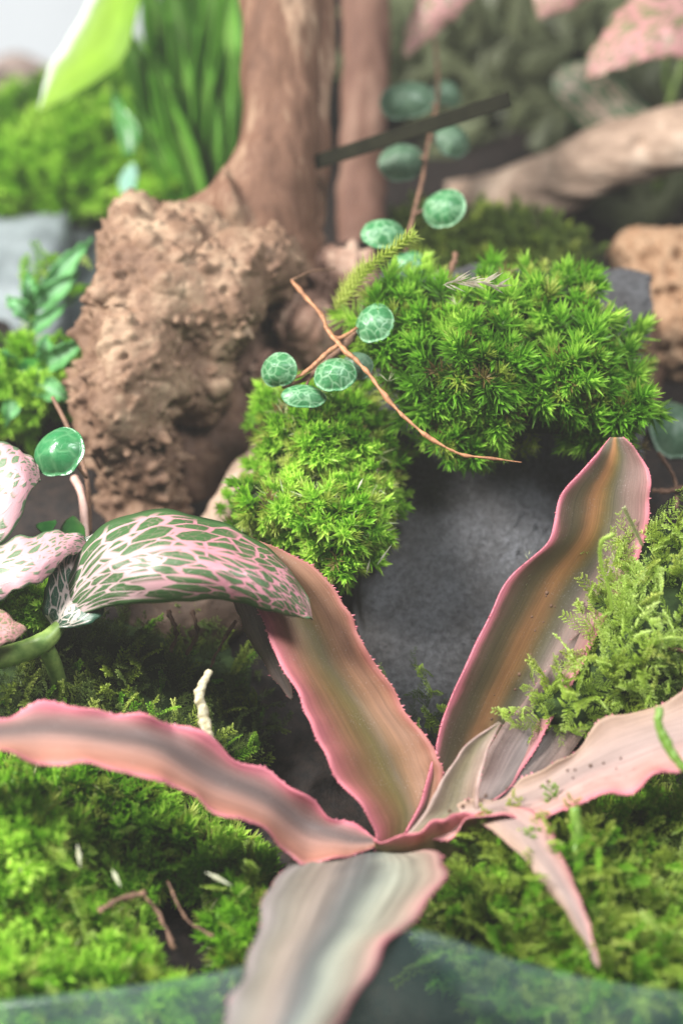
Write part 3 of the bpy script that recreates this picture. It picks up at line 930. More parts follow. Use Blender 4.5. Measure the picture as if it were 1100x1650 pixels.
# feather moss at right
pg = [(1010, 840), (1060, 850), (1160, 860), (1160, 1130), (1040, 1140), (960, 1190), (880, 1190), (830, 1160), (850, 1110), (920, 1080), (950, 1020), (930, 960), (980, 930)]
moss('feather_moss', 'feathery light green moss sprays over the right side of the tall striped leaf', pg, Dome(pg, 47.0, 1.6, 110, .4, .004),
     [(F_feather, m_feather, 250, .5, 1.2), (F_olive, m_olive, 50, .6, 1.0), (F_dark, m_dark, 20, .6, 1.0)], m_mound, up=.45, face=.15, part='spray', sink=.15, jit=.6)
# small dark sprays on the slate
ph = [(620, 1090), (680, 1060), (710, 1100), (715, 1180), (650, 1190), (610, 1140)]
moss('feather_moss', 'small dark green moss sprig lying on the slate beside the central striped leaf', ph, Dome(ph, 47.6, .3, 60, .1),
     [(F_dark, m_dark, 16, .5, .9), (F_feather, m_feather, 7, .4, .7)], m_mound, up=.6, face=.0, part='spray', jit=.5, mound=False)
# left edge greenery
pi = [(-60, 560), (20, 560), (110, 570), (120, 650), (60, 690), (-60, 680)]
moss('moss_clump', 'blurred green moss clump at the left edge beside the burl', pi, Dome(pi, 54, 1.0, 60, .4),
     [(S_bright, m_bright, 90, 1, 1.6), (F_bright, m_bright, 40, .8, 1.2)], m_mound, nparts=150)
pj = [(20, 480), (60, 450), (110, 410), (150, 390), (150, 430), (110, 480), (50, 520)]
moss('fern_frond', 'blurred light green fern-like frond between the pale stone and burl', pj, Dome(pj, 55.5, .3, 40, .2),
     [(F_feather, m_feather, 8, .8, 1.2), (F_bright, m_bright, 10, .8, 1.2)], m_mound, cat='fern', part='spray', nparts=60, mound=False)
pk = [(-60, 950), (60, 950), (130, 980), (110, 1010), (-60, 1020)]
moss('moss_clump', 'small vivid green moss clump below the white and pink leaves at left', pk, Dome(pk, 47.6, .6, 40, .3),
     [(S_bright, m_bright, 120, .7, 1.2)], m_mound, nparts=120)
pl = [(620, 370), (700, 345), (800, 350), (900, 380), (960, 430), (900, 450), (760, 450), (640, 440)]
moss('moss_bank', 'dull green moss strip behind the large cushion on the slate', pl, Dome(pl, 57, 1.0, 50, .5),
     [(S_dark, m_dark, 350, 1.0, 1.8), (S_olive, m_olive, 130, .8, 1.4)], m_mound, nparts=150)

# ------------------------------------------------------------------ earth star
PINK = (0.64, 0.19, 0.24); ROSE = (0.42, 0.14, 0.125); TAN = (0.24, 0.115, 0.065); OLIVE = (0.11, 0.088, 0.016); ORANGE = (0.44, 0.19, 0.075)
BROWN = (0.14, 0.085, 0.065); GREY = (0.16, 0.14, 0.13); SILV = (0.50, 0.48, 0.44); MAUVE = (0.19, 0.115, 0.095)
c1 = mat_stripes('striped_leaf_a', [(0.0, PINK), (.10, ROSE), (.22, TAN), (.42, OLIVE), (.52, (0.095, .066, .016)), (.66, (.20, .10, .045)), (.82, (.30, .16, .10)), (.93, TAN), (1, ROSE)], .2)
c2 = mat_stripes('striped_leaf_b', [(0.0, PINK), (.03, PINK), (.07, (.10, .085, .05)), (.26, (.085, .075, .04)), (.38, ORANGE), (.5, OLIVE), (.62, (.10, .09, .06)), (.75, MAUVE), (.94, MAUVE), (1, PINK)], .2)
c3 = mat_stripes('striped_leaf_c', [(0.0, PINK), (.07, PINK), (.18, (.26, .14, .12)), (.36, (.11, .08, .075)), (.50, (.14, .10, .09)), (.64, (.34, .20, .165)), (.86, (.38, .17, .115)), (.97, (.42, .17, .13)), (1, PINK)], .15)
c4 = mat_stripes('striped_leaf_d', [(0.0, (.30, .25, .25)), (.12, (.14, .14, .11)), (.28, (.28, .22, .18)), (.42, (.13, .125, .12)), (.55, (.10, .115, .11)), (.68, (.32, .34, .27)), (.88, (.27, .22, .165)), (.975, (.5, .3, .26)), (1, PINK)], .7)
c5 = mat_stripes('striped_leaf_e', [(0.0, (.38, .25, .17)), (.25, (.40, .28, .235)), (.5, (.29, .22, .20)), (.7, (.44, .29, .26)), (.92, (.54, .28, .24)), (1, PINK)], .2)
c6 = mat_stripes('striped_leaf_f', [(0.0, (.5, .36, .32)), (.10, (.20, .15, .10)), (.45, (.17, .15, .08)), (.6, (.22, .17, .11)), (.92, (.24, .16, .12)), (1, (.52, .36, .32))], .5)
c7 = mat_stripes('striped_leaf_g', [(0.0, MAUVE), (.3, (.22, .17, .16)), (.6, (.12, .10, .09)), (1, MAUVE)], .5)
c8 = mat_stripes('striped_leaf_h', [(0.0, PINK), (.14, ROSE), (.35, (.26, .17, .08)), (.7, (.20, .16, .07)), (1, (.17, .08, .06))], .4)

es = thing('earth_star_plant', 'pink-edged striped earth star plant spreading from the lower centre', 'plant', P(640, 1375, 45))
leaf('leaf', [lmr((598, 1385, 44), (700, 1345, 44.6), .2), lmr((600, 1335, 44), (712, 1280, 44.8), .5), lmr((556, 1272, 44.1), (706, 1236, 45), .7), lmr((520, 1205, 44.3), (690, 1190, 45.2), .75),
              lmr((490, 1140, 44.7), (640, 1120, 45.6), .7), lmr((462, 1085, 45.1), (598, 1062, 45.8), .55), lmr((438, 1030, 45.5), (572, 1010, 45.9), .4),
              lmr((415, 985, 45.9), (552, 965, 46), .2), lmr((400, 935, 46.2), (500, 912, 46.1), 0), lmr((398, 890, 46.3), (440, 880, 46.2), 0), lmr((400, 866, 46.4), (404, 865, 46.4))],
     c1, es, 22, 90, wave=.14, wfreq=1.5, teeth=.11, seed=1, label='broad central leaf with olive stripe and wide pink left margin')
leaf('leaf', [lmr((470, 1128, 46.2), (474, 1126, 46.2)), lmr((436, 1088, 46.3), (468, 1090, 46)), lmr((405, 1035, 46.5), (452, 1030, 46.1), -.2), lmr((384, 988, 46.7), (440, 975, 46.3), -.2), lmr((372, 955, 46.9), (425, 940, 46.6))],
     c7, es, 10, 40, wave=.08, teeth=.11, seed=2, tooth_len=.05, label='grey folded underside beside the central leaf')
leaf('leaf', [lmr((650, 1345, 44.6), (720, 1330, 44.6), .1), lmr((685, 1270, 44.9), (800, 1290, 45), .4), lmr((702, 1195, 45.2), (850, 1225, 45.2), .7), lmr((728, 1120, 45.4), (905, 1130, 45.6), .8),
              lmr((775, 1020, 45.7), (970, 1010, 46), .8), lmr((822, 930, 46), (1020, 920, 46.3), .8), lmr((885, 868, 46.2), (1042, 850, 46.4), .6), lmr((905, 800, 46.4), (1046, 790, 46.4), .5), lmr((950, 745, 46.6), (1038, 745, 46.5), .3), lmr((982, 705, 46.9), (1003, 704, 46.8))],
     c2, es, 22, 100, wave=.11, wfreq=1.2, teeth=.09, tooth_len=.045, seed=5, label='tall upright leaf with orange and olive stripes leaning on the slate')
leaf('leaf', [lmr((612, 1348, 44.1), (606, 1366, 43.8)), lmr((565, 1325, 44), (548, 1384, 43.2), .25), lmr((505, 1290, 43.9), (482, 1382, 42.9), .5), lmr((438, 1248, 43.7), (425, 1340, 42.5), .5), lmr((348, 1200, 43.5), (325, 1306, 42.2), .45),
              lmr((262, 1158, 43.2), (245, 1252, 41.9), .4), lmr((165, 1141, 43), (150, 1232, 41.7), .35), lmr((65, 1140, 42.8), (55, 1222, 41.6), .3), lmr((-40, 1160, 42.6), (-50, 1222, 41.5), .2), lmr((-160, 1210, 42.2), (-165, 1230, 41.8)), lmr((-230, 1245, 42), (-232, 1247, 42))],
     c3, es, 20, 100, wave=.33, wfreq=1.5, teeth=.16, tooth_len=.04, seed=8, label='long leaf arching to the left edge with pink wavy margins')
leaf('leaf', [lmr((540, 1372, 44.1), (650, 1372, 44)), lmr((468, 1392, 43.2), (704, 1385, 43.2), -.35), lmr((432, 1440, 41.6), (718, 1398, 41.8), -.6), lmr((405, 1510, 39.8), (680, 1462, 39.9), -.6), lmr((386, 1580, 38.4), (622, 1515, 38.5), -.5),
              lmr((370, 1660, 37.2), (575, 1610, 37.3), -.4), lmr((352, 1750, 36.5), (510, 1700, 36.5), -.3), lmr((380, 1850, 36), (420, 1840, 36)), lmr((390, 1890, 36), (394, 1890, 36))],
     c4, es, 22, 90, wave=.3, wfreq=1.2, teeth=.16, tooth_len=.05, seed=12, label='silvery leaf drooping towards the viewer with pink right margin')
leaf('leaf', [lmr((655, 1342, 44.5), (650, 1362, 43.9)), lmr((720, 1318, 44.3), (730, 1340, 43.4), .1), lmr((790, 1282, 44.2), (800, 1320, 43.2), .2), lmr((860, 1250, 44.2), (870, 1316, 43), .3), lmr((930, 1196, 44.3), (950, 1288, 43), .3),
              lmr((990, 1152, 44.3), (1020, 1275, 42.9), .3), lmr((1075, 1128, 44.2), (1090, 1245, 42.7), .3), lmr((1170, 1120, 44), (1180, 1210, 42.7), .2), lmr((1280, 1160, 43.6), (1285, 1175, 43.4))],
     c5, es, 20, 90, wave=.36, wfreq=1.3, teeth=.16, tooth_len=.04, seed=15, label='pale salmon leaf reaching to the right edge')
leaf('leaf', [lmr((650, 1350, 43.9), (700, 1345, 43.8), -.05), lmr((690, 1300, 44.1), (765, 1312, 44), .15), lmr((715, 1250, 44.3), (772, 1262, 44.1), .2), lmr((752, 1200, 44.4), (785, 1208, 44.3), .1), lmr((803, 1163, 44.5), (807, 1165, 44.5))],
     c6, es, 12, 40, wave=.05, teeth=.12, tooth_len=.02, seed=18, label='small folded grey-brown leaf between the two tall leaves')
leaf('leaf', [lmr((760, 1312, 43.7), (835, 1296, 43.7), -.1), lmr((800, 1345, 42.9), (882, 1330, 43), -.15), lmr((850, 1395, 42.1), (910, 1385, 42.2), -.15), lmr((895, 1445, 41.5), (930, 1438, 41.6), -.1), lmr((932, 1505, 41.1), (950, 1500, 41.1)), lmr((962, 1560, 40.8), (964, 1560, 40.8))],
     c5, es, 12, 50, wave=.12, wfreq=1.5, teeth=.14, tooth_len=.02, seed=21, label='narrow salmon leaf bending down over the lower right moss')
leaf('leaf', [lmr((740, 1335, 45), (800, 1320, 45)), lmr((765, 1270, 45.2), (862, 1268, 45)), lmr((790, 1200, 45.3), (920, 1210, 45.2), .2), lmr((840, 1130, 45.8), (960, 1140, 45.7), .2), lmr((900, 1050, 46.2), (960, 1060, 46.2)), lmr((940, 1010, 46.4), (944, 1010, 46.4))],
     c7, es, 12, 50, wave=.12, teeth=.14, tooth_len=.02, seed=24, label='grey-brown leaf hidden behind the right moss')
leaf('leaf', [lmr((602, 1352, 43.7), (606, 1372, 43.9)), lmr((650, 1348, 43.4), (650, 1395, 44), .1), lmr((700, 1325, 43.4), (710, 1400, 44), .1), lmr((745, 1312, 43.5), (770, 1380, 44), .1), lmr((790, 1310, 43.6), (800, 1330, 43.9))],
     c8, es, 14, 50, wave=.14, wfreq=2, teeth=.12, tooth_len=.02, seed=28, label='short front leaf seen edge-on with bright pink wavy rim')

# ------------------------------------------------------------------ nerve plants
n1 = mat_net('nerve_leaf_main', (0.50, 0.40, 0.39), (0.52, 0.22, 0.26), (0.030, 0.075, 0.022), sc=(10.0, 15.0), width=.066, slope=6.5, rim=.08)  # whitish veins at the base: partly own colour, partly painted glare
n2 = mat_net('nerve_leaf_fold', (0.60, 0.56, 0.50), (0.52, 0.42, 0.38), (0.02, 0.06, 0.035), sc=(6, 8), width=.07)
n3 = mat_net('nerve_leaf_pale', (0.56, 0.38, 0.39), (0.54, 0.28, 0.31), (0.07, 0.12, 0.06), sc=(9, 14), width=.16, rim=.04)
n4 = mat_net('nerve_leaf_back', (0.46, 0.28, 0.24), (0.50, 0.24, 0.23), (0.13, 0.13, 0.06), sc=(9, 13), width=.12, rim=.02)
n5 = mat_net('nerve_leaf_net', (0.42, 0.34, 0.26), (0.42, 0.30, 0.24), (0.05, 0.10, 0.045), sc=(7, 8), width=.06)
ne = thing('nerve_plant', 'pink veined nerve plant at left with one big arched leaf', 'plant', P(40, 1090, 47.5))
leaf('leaf', [lmr((85, 985, 46.5), (100, 1008, 46.3)), lmr((118, 915, 46.4), (165, 978, 45.4), -.3), lmr((158, 855, 46.4), (235, 972, 44.9), -.7), lmr((235, 824, 46.4), (300, 968, 44.8), -.9), lmr((320, 832, 46.3), (360, 968, 44.8), -.9),
              lmr((400, 862, 46.1), (420, 980, 44.9), -.7), lmr((448, 893, 45.8), (458, 988, 45), -.4), lmr((483, 938, 45.5), (486, 997, 45.1), -.15), lmr((503, 998, 45.2), (504, 1000, 45.2))],
     n1, ne, 26, 90, wave=.10, wfreq=1.0, thick=.04, seed=31, crinkle=.05, label='large arched leaf with pink network of veins on green')
leaf('leaf', [lmr((85, 1010, 46.3), (98, 1012, 46)), lmr((72, 975, 46.6), (140, 1008, 45.6), -.2), lmr((78, 930, 46.8), (165, 985, 45.6), -.1), lmr((100, 890, 46.9), (150, 925, 46.2)), lmr((150, 860, 46.8), (154, 862, 46.8))],
     n2, ne, 14, 40, wave=.1, thick=.04, seed=33, label='folded dark green lobe with thin veins')
leaf('leaf', [lmr((-60, 900, 46.5), (-60, 990, 46)), lmr((-10, 880, 46.4), (0, 965, 45.6), -.3), lmr((60, 862, 46.4), (60, 940, 45.6), -.35), lmr((110, 858, 46.5), (105, 900, 46), -.2), lmr((142, 878, 46.6), (142, 882, 46.6))],
     n3, ne, 16, 50, wave=.16, seed=35, label='whitish pink leaf at the left edge, horizontal')
leaf('leaf', [lmr((-80, 740, 47.6), (-60, 900, 47)), lmr((-30, 712, 47.6), (10, 870, 46.6), -.3), lmr((20, 716, 47.5), (45, 800, 46.8), -.3), lmr((58, 745, 47.4), (62, 775, 47.2), 0), lmr((64, 770, 47.3), (64, 774, 47.3))],
     n3, ne, 16, 50, wave=.1, seed=37, label='pale pink speckled leaf standing at the left edge')
leaf('leaf', [lmr((-90, 975, 45.5), (-90, 1070, 45)), lmr((-30, 975, 45.4), (-30, 1055, 45), -.2), lmr((15, 990, 45.4), (15, 1035, 45.1), -.1), lmr((42, 1012, 45.4), (43, 1016, 45.4))],
     n4, ne, 12, 30, wave=.1, seed=39, label='small pink leaf tip at the left edge')
tube('leaf_stalk', [(100, 1005, 46.2), (70, 1035, 46), (20, 1055, 46), (-80, 1080, 46)], [.14, .24, .25, .25], M['stalk'], ne)
tube('stem', [(70, 1035, 46.1), (90, 1080, 46.8), (100, 1140, 47.6)], [.2, .2, .2], M['stalk'], ne)
leaf('leaf', [lmr((118, 880, 47.8), (130, 905, 47.6)), lmr((70, 858, 48), (110, 885, 47.4), -.2), lmr((60, 845, 48), (80, 870, 47.6)), lmr((90, 838, 48), (92, 842, 48))],
     mat_plain('fresh_leaf', (.03, .16, .03), (.08, .30, .05), 2, .3, .5, .3, coat=.3), ne, 10, 24, seed=40, label='small plain green leaf above the whitish leaf')
leaf('leaf', [lmr((130, 890, 48.2), (145, 885, 48.1)), lmr((100, 862, 48.4), (138, 870, 48), -.2), lmr((104, 842, 48.6), (136, 850, 48.3), -.1), lmr((118, 832, 48.7), (122, 834, 48.7))],
     bpy.data.materials['fresh_leaf'], ne, 10, 24, seed=41, label='small plain green leaf beside the brown stem')
tube('stem', [(140, 900, 48.6), (137, 860, 48.8), (133, 800, 49), (120, 770, 49.4)], [.1, .1, .1, .1], mat_plain('pink_stem', (.45, .25, .2), (.6, .4, .34), 3), ne)

nb_ = thing('nerve_plant', 'faded pink nerve plant leaves above the branch in the upper right background', 'plant', P(1050, 300, 64))
leaf('leaf', [lmr((800, -110, 60), (900, -110, 60)), lmr((700, -60, 60), (800, -50, 60), -.2), lmr((672, 0, 60), (752, 10, 60), -.3), lmr((652, 48, 60), (705, 52, 60), -.2), lmr((650, 92, 60), (654, 94, 60))], n4, nb_, 14, 40, wave=.12, seed=50)
leaf('leaf', [lmr((850, -110, 59.5), (1020, -110, 59.5)), lmr((852, -50, 59.5), (1000, -50, 59.5), -.3), lmr((858, -5, 59.5), (940, 2, 59.5), -.2), lmr((866, 30, 59.5), (870, 32, 59.5))], n4, nb_, 14, 40, wave=.12, seed=52)
leaf('leaf', [lmr((1190, -60, 60), (1260, 60, 59.4)), lmr((1090, -40, 59.8), (1170, 95, 59), -.3), lmr((1020, -8, 59.4), (1110, 92, 58.6), -.5), lmr((975, 45, 59), (1040, 100, 58.6), -.3), lmr((950, 90, 58.8), (980, 118, 58.6), -.1), lmr((943, 128, 58.8), (946, 130, 58.8))], n4, nb_, 18, 60, wave=.14, seed=54, crinkle=.08)
leaf('leaf', [lmr((1070, 230, 61.5), (1080, 215, 61.5)), lmr((990, 232, 61.2), (1040, 170, 61), -.3), lmr((935, 205, 61), (985, 120, 60.8), -.4), lmr((895, 160, 60.9), (940, 98, 60.8), -.2), lmr((888, 128, 60.9), (900, 112, 60.9))], n5, nb_, 18, 50, wave=.1, seed=56)
tube('stem', [(1200, -60, 60.5), (1120, 60, 61.5), (1070, 200, 62.5), (1060, 310, 64)], [.1, .12, .14, .15], M['stalk'], nb_)
tube('stem', [(840, -120, 60.5), (960, -110, 60.5), (1060, 0, 61.5), (1075, 150, 62.5)], [.1, .1, .1, .1], M['stalk'], nb_)
tube('stem', [(935, -120, 59.8), (1000, -100, 60.3), (1070, 20, 61.6)], [.08, .08, .08], M['stalk'], nb_)

# ------------------------------------------------------------------ turtle vine
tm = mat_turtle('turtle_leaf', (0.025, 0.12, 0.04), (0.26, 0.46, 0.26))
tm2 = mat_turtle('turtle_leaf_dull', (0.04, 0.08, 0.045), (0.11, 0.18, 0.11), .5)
tv = thing('turtle_vine', 'trailing turtle vine with round veined leaves hanging over the moss at centre', 'vine', P(600, 600, 49.5))
stemA = [(700, 60, 58), (705, 150, 56.5), (690, 230, 54.5), (680, 290, 53), (660, 370, 51.8), (645, 430, 50.6), (610, 490, 49.4), (560, 550, 48.6), (500, 605, 48.4), (455, 625, 48.6)]
tube('stem', stemA, [.05, .05, .05, .055, .06, .06, .07, .09, .07, .04], M['vine_dark'], tv, n=90, knobs=.3)


def tleaf(px, py, d, rw, rh, nrm, parent, mat=tm, name='leaf', att=None):
    """thin cupped disc with an uneven rim"""
    c = P(px, py, d); s = K * d
    n = unit(np.asarray(nrm, float) + np.array([random.uniform(-.25, .25), 0, random.uniform(-.25, .25)]))
    X = unit(RT - n * (RT @ n)); Y = np.cross(n, X)
    if Y @ UP < 0: Y = -Y
    sd = random.uniform(0, 50); rot = random.uniform(0, 6.28); rw *= s; rh *= s
    NA, NR = 40, 10; V = []; UV = []; F = []
    for side in (1, -1):
        for i in range(NR + 1):
            q = i / NR
            for k in range(NA):
                th = 2 * math.pi * k / NA
                wob = 1 + .10 * noise.noise(Vector((math.cos(th) * .9 + sd, math.sin(th) * .9, 0))) - .10 * math.exp(-((th - 4.7) / .28) ** 2)
                a, b_ = q * wob * math.cos(th), q * wob * math.sin(th)
                dome = .62 * (1 - q * q) - .03 * math.exp(-(q / .3) ** 2) + .09 * noise.noise(Vector((a * 2 + sd, b_ * 2, 1)))
                z = (dome + side * .09 * math.sqrt(max(0, 1 - q ** 4)) + .02 * side) * min(rw, rh)
                V.append(c + X * a * rw + Y * b_ * rh + n * z)
                UV.append((a * math.cos(rot) - b_ * math.sin(rot) + sd, a * math.sin(rot) + b_ * math.cos(rot) + sd))
    half = (NR + 1) * NA
    for i in range(NR):
        for k in range(NA):
            q = (i * NA + k, i * NA + (k + 1) % NA, (i + 1) * NA + (k + 1) % NA, (i + 1) * NA + k)
            F.append(q[::-1]); F.append(tuple(x + half for x in q))
    for k in range(NA): F.append((NR * NA + k, NR * NA + (k + 1) % NA, half + NR * NA + (k + 1) % NA, half + NR * NA + k))
    o = mk(name, V, F, mat, parent, uv=UV)
    if att is not None:
        a = P(*att)
        pts = [(px, py, d + .1), ((px + att[0]) / 2, (py + att[1]) / 2 - 6, (d + att[2]) / 2 + .05), att]
        tube('leaf_stalk', pts, [.03, .035, .04], M['vine_dark'], parent, n=12, sides=7)
    return o


cf = -FW
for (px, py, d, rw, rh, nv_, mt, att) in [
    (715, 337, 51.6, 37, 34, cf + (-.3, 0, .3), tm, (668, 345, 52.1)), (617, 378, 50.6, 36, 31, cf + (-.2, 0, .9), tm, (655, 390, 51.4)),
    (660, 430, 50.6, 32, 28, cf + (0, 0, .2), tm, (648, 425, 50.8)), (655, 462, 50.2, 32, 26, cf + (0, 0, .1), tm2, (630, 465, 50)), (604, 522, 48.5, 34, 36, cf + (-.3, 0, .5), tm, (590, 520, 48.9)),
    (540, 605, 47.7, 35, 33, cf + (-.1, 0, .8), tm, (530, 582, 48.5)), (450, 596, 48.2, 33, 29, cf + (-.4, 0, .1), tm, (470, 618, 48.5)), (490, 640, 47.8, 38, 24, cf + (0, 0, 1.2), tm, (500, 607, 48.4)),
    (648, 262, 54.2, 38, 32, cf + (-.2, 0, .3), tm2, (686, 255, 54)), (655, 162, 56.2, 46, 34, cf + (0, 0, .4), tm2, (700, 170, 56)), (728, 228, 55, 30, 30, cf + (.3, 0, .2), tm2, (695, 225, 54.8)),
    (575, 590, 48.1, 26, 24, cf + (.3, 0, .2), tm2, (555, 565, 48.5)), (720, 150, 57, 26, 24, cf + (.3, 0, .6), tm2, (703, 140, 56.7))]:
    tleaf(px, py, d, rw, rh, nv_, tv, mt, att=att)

tl = thing('turtle_vine', 'single glossy round turtle vine leaf in front of the left flank of the burl', 'vine', P(150, 800, 50))
tleaf(96, 730, 47.4, 47, 42, cf + (-.4, 0, .5), tl, mat_turtle('turtle_leaf_gloss', (0.02, 0.12, 0.04), (0.10, 0.28, 0.12)  , .3, 1.6), att=(140, 770, 48.6))
tube('stem', [(85, 640, 49.5), (110, 690, 49.2), (140, 770, 48.8), (145, 860, 49.2)], [.05, .06, .06, .06], M['vine_dark'], tl)
tr = thing('turtle_vine', 'dark green rounded leaf blurred at the right edge beside the moss cushion', 'vine', P(1110, 780, 53))
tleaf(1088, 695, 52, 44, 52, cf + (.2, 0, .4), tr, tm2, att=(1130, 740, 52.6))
tube('stem', [(1170, 620, 53), (1130, 740, 52.7), (1120, 830, 52.6)], [.06, .06, .06], M['vine_dark'], tr)
sl = thing('seedling', 'glossy green elongated leaf at the left edge above the pink leaves', 'plant', P(70, 660, 54))
leaf('leaf', [lmr((120, 600, 53.5), (122, 604, 53.5)), lmr((80, 580, 53.2), (85, 615, 53), -.2), lmr((40, 578, 53), (40, 618, 52.8), -.2), lmr((-10, 590, 53), (-8, 600, 53))], bpy.data.materials['fresh_leaf'], sl, 12, 30, seed=60)
tube('stem', [(118, 602, 53.6), (110, 640, 54), (90, 680, 54.2)], [.05, .05, .05], M['stalk'], sl)

fp = thing('leafy_plant', 'blurred mint and green lobed leaves rising between the grey stone and the burl', 'plant', P(60, 560, 57))
ml = mat_stripes('mint_leaf', [(0, (.14, .38, .12)), (.45, (.20, .50, .22)), (.5, (.45, .65, .45)), (.55, (.18, .46, .18)), (1, (.10, .34, .08))], .3, .35)
for i, (x0_, y0_, x1_, y1_, wd) in enumerate([(60, 480, 150, 375, 30), (50, 500, 130, 430, 34), (50, 500, 45, 430, 26), (60, 520, 10, 470, 28), (40, 540, 110, 480, 24), (60, 600, 140, 540, 34), (40, 610, 120, 640, 36), (30, 600, -30, 560, 36), (30, 620, 10, 680, 30), (70, 590, 75, 530, 26)]):
    dx, dy = x1_ - x0_, y1_ - y0_; ln = math.hypot(dx, dy); nx_, ny_ = -dy / ln, dx / ln; rows = []
    for f in (0, .2, .45, .7, .9, 1):
        w_ = wd * math.sin(math.pi * min(1, .08 + .9 * f)) * (1 - f ** 5) * .5 + 1
        x, y, d = x0_ + dx * f, y0_ + dy * f + 8 * f * f, 54.5 - .8 * math.sin(f * 2.5) - (i > 4) * 1.5
        a_, b_ = (x - nx_ * w_, y - ny_ * w_, d), (x + nx_ * w_, y + ny_ * w_, d)
        rows.append(lmr(a_, b_, .15))
    leaf('leaf', rows, ml, fp, 10, 26, wave=.12, wfreq=4, seed=100 + i, thick=.03)
tube('stem', [(60, 640, 55.5), (45, 560, 55), (60, 480, 54.8), (90, 440, 54.6)], [.06, .06, .05, .03], M['stalk'], fp)

# orange dry twig
tw = thing('dry_twig', 'thin orange-brown dry twig forking across the slate from burl to moss', 'twig', P(600, 610, 48))
tube('twig_stem', [(470, 452, 49.4), (492, 478, 49.1), (518, 508, 48.7), (530, 535, 48.4), (556, 565, 48), (592, 600, 47.7), (622, 640, 47.4), (655, 676, 47.2), (690, 704, 47), (720, 722, 46.9), (750, 734, 46.9), (795, 739, 46.9), (840, 745, 46.9)],
     [.045, .05, .04, .055, .055, .045, .055, .04, .048, .036, .045, .03, .015], M['vine'], tw, n=130, knobs=.8, kfreq=5)
tube('twig_branch', [(532, 540, 48.35), (548, 545, 48.3), (575, 528, 48.4)], [.05, .05, .03], M['vine'], tw, knobs=.6)
tube('twig_branch', [(548, 552, 48.2), (520, 575, 48.1), (492, 600, 48.1), (468, 612, 48.1)], [.06, .06, .045, .04], M['vine'], tw, knobs=.6)
tube('twig_branch', [(470, 452, 49.4), (500, 438, 50), (540, 432, 50.6)], [.04, .03, .02], M['vine_dark'], tw, knobs=.6)

# pale root and tendrils
cr = tube('pale_root', [(338, 1080, 45), (322, 1115, 44.8), (326, 1145, 44.7), (334, 1175, 44.6), (345, 1210, 44.6), (360, 1235, 44.8)], [.06, .11, .12, .10, .09, .04], M['cream'], knobs=.7, kfreq=8, n=60)
tag(cr, 'cream coloured bent root standing in the dark moss above the left leaf', 'root')
o = tube('green_tendril', [(925, 1300, 42.6), (930, 1360, 42.5), (928, 1420, 42.4), (935, 1480, 42.3), (955, 1505, 42.2), (978, 1518, 42.1)], [.11, .13, .13, .12, .11, .05], mat_plain('tendril', (.14, .28, .03), (.28, .44, .08), 5, .4, .5, .3), knobs=.4)
tag(o, 'thick bright green upright tendril in the lower right moss', 'tendril')
o = tube('yellow_tendril', [(1062, 1140, 42.5), (1060, 1165, 42.4), (1075, 1200, 42.3), (1098, 1235, 42.2), (1130, 1260, 42.2)], [.09, .09, .1, .09, .05], bpy.data.materials['tendril'], knobs=.4)
tag(o, 'yellow-green tendril lying across the salmon leaf at right edge', 'tendril')


def mossy_strand(pix, label, protos_mat, L=.10, n=120, name='moss_strand', rad=.03, wd=.05):
    pix = np.asarray(pix, float); C = catmull(P(pix[:, 0], pix[:, 1], pix[:, 2]), n); T = unit(np.gradient(C, axis=0))
    V, F, TT = [], [], []
    for i in range(n):
        a = unit(np.cross(T[i], (.2, .3, 1))); b = np.cross(T[i], a)
        for k in range(3):
            az = i * 1.3 + k * 2.1
            needle(V, F, TT, C[i], T[i] * .9 + math.cos(az) * a + math.sin(az) * b, L * random.uniform(.7, 1.2), wd, T[i], .4, .95)
    o = mk(name, V, F, protos_mat, attrs={'tt': TT, 'tone': np.full(len(V), .6)}, smooth=False)
    return tag(o, label, 'moss')


mossy_strand([(985, 985, 45), (980, 950, 44.9), (968, 910, 44.8), (968, 875, 44.8), (985, 862, 44.9)], 'beaded pale green moss strand curling up over the tall striped leaf', m_feather)
mossy_strand([(1035, 880, 45.2), (1020, 850, 45.1), (1005, 820, 45)], 'short upright moss strand with whitish tip near the right edge', m_dry, n=50)
mossy_strand([(545, 490, 49.3), (575, 455, 49), (600, 425, 48.8), (635, 400, 48.6), (662, 380, 48.4)], 'slanting yellow-green moss shoot beside the topmost bright turtle leaves', m_olive, L=.34, n=60, wd=.07)
mossy_strand([(540, 500, 49.5), (560, 460, 49.4), (585, 430, 49.2)], 'shorter yellow-green moss shoot left of the slanting one', m_olive, L=.34, n=40, wd=.07)
mossy_strand([(845, 945, 46.5), (849, 920, 46.4), (851, 895, 46.4)], 'tiny pale moss fibre on the slate', m_dry, n=8, L=.2, wd=.015)

# white dry tips as one tuft
dt = thing('dry_tuft', 'cream white dry tuft on top of the large moss cushion', 'dry moss', P(760, 455, 48.6))
V, F, TT = [], [], []
for i in range(30):
    a = P(712 + i * 3.0, 460 - 8 * math.sin(i * .12), 47.0)
    needle(V, F, TT, a, RT * 1.0 + UP * random.uniform(-.6, .75) - FW * random.uniform(-.1, .5), random.uniform(.3, .55), .17, UP, .6, 1)
mk('blades', V, F, mat_plain('cream_tuft', (0.55, 0.5, 0.4), (0.82, 0.78, 0.68), 6, .6, .3, .3), dt, smooth=False)
for i, (x, y, d) in enumerate([(735, 492, 48), (625, 615, 47.6)]):
    V, F, TT = [], [], []
    for k in range(5):
        needle(V, F, TT, P(x, y, d), RT * random.uniform(-.6, 1) + UP * random.uniform(0, 1), .3, .06, UP, .6, 1)
    o = mk('dry_tuft', V, F, M['white'], smooth=False)
    tag(o, ['small white dry tip on the upper left of the large moss cushion', 'small white dry fibre at the left foot of the large moss cushion'][i], 'dry moss')
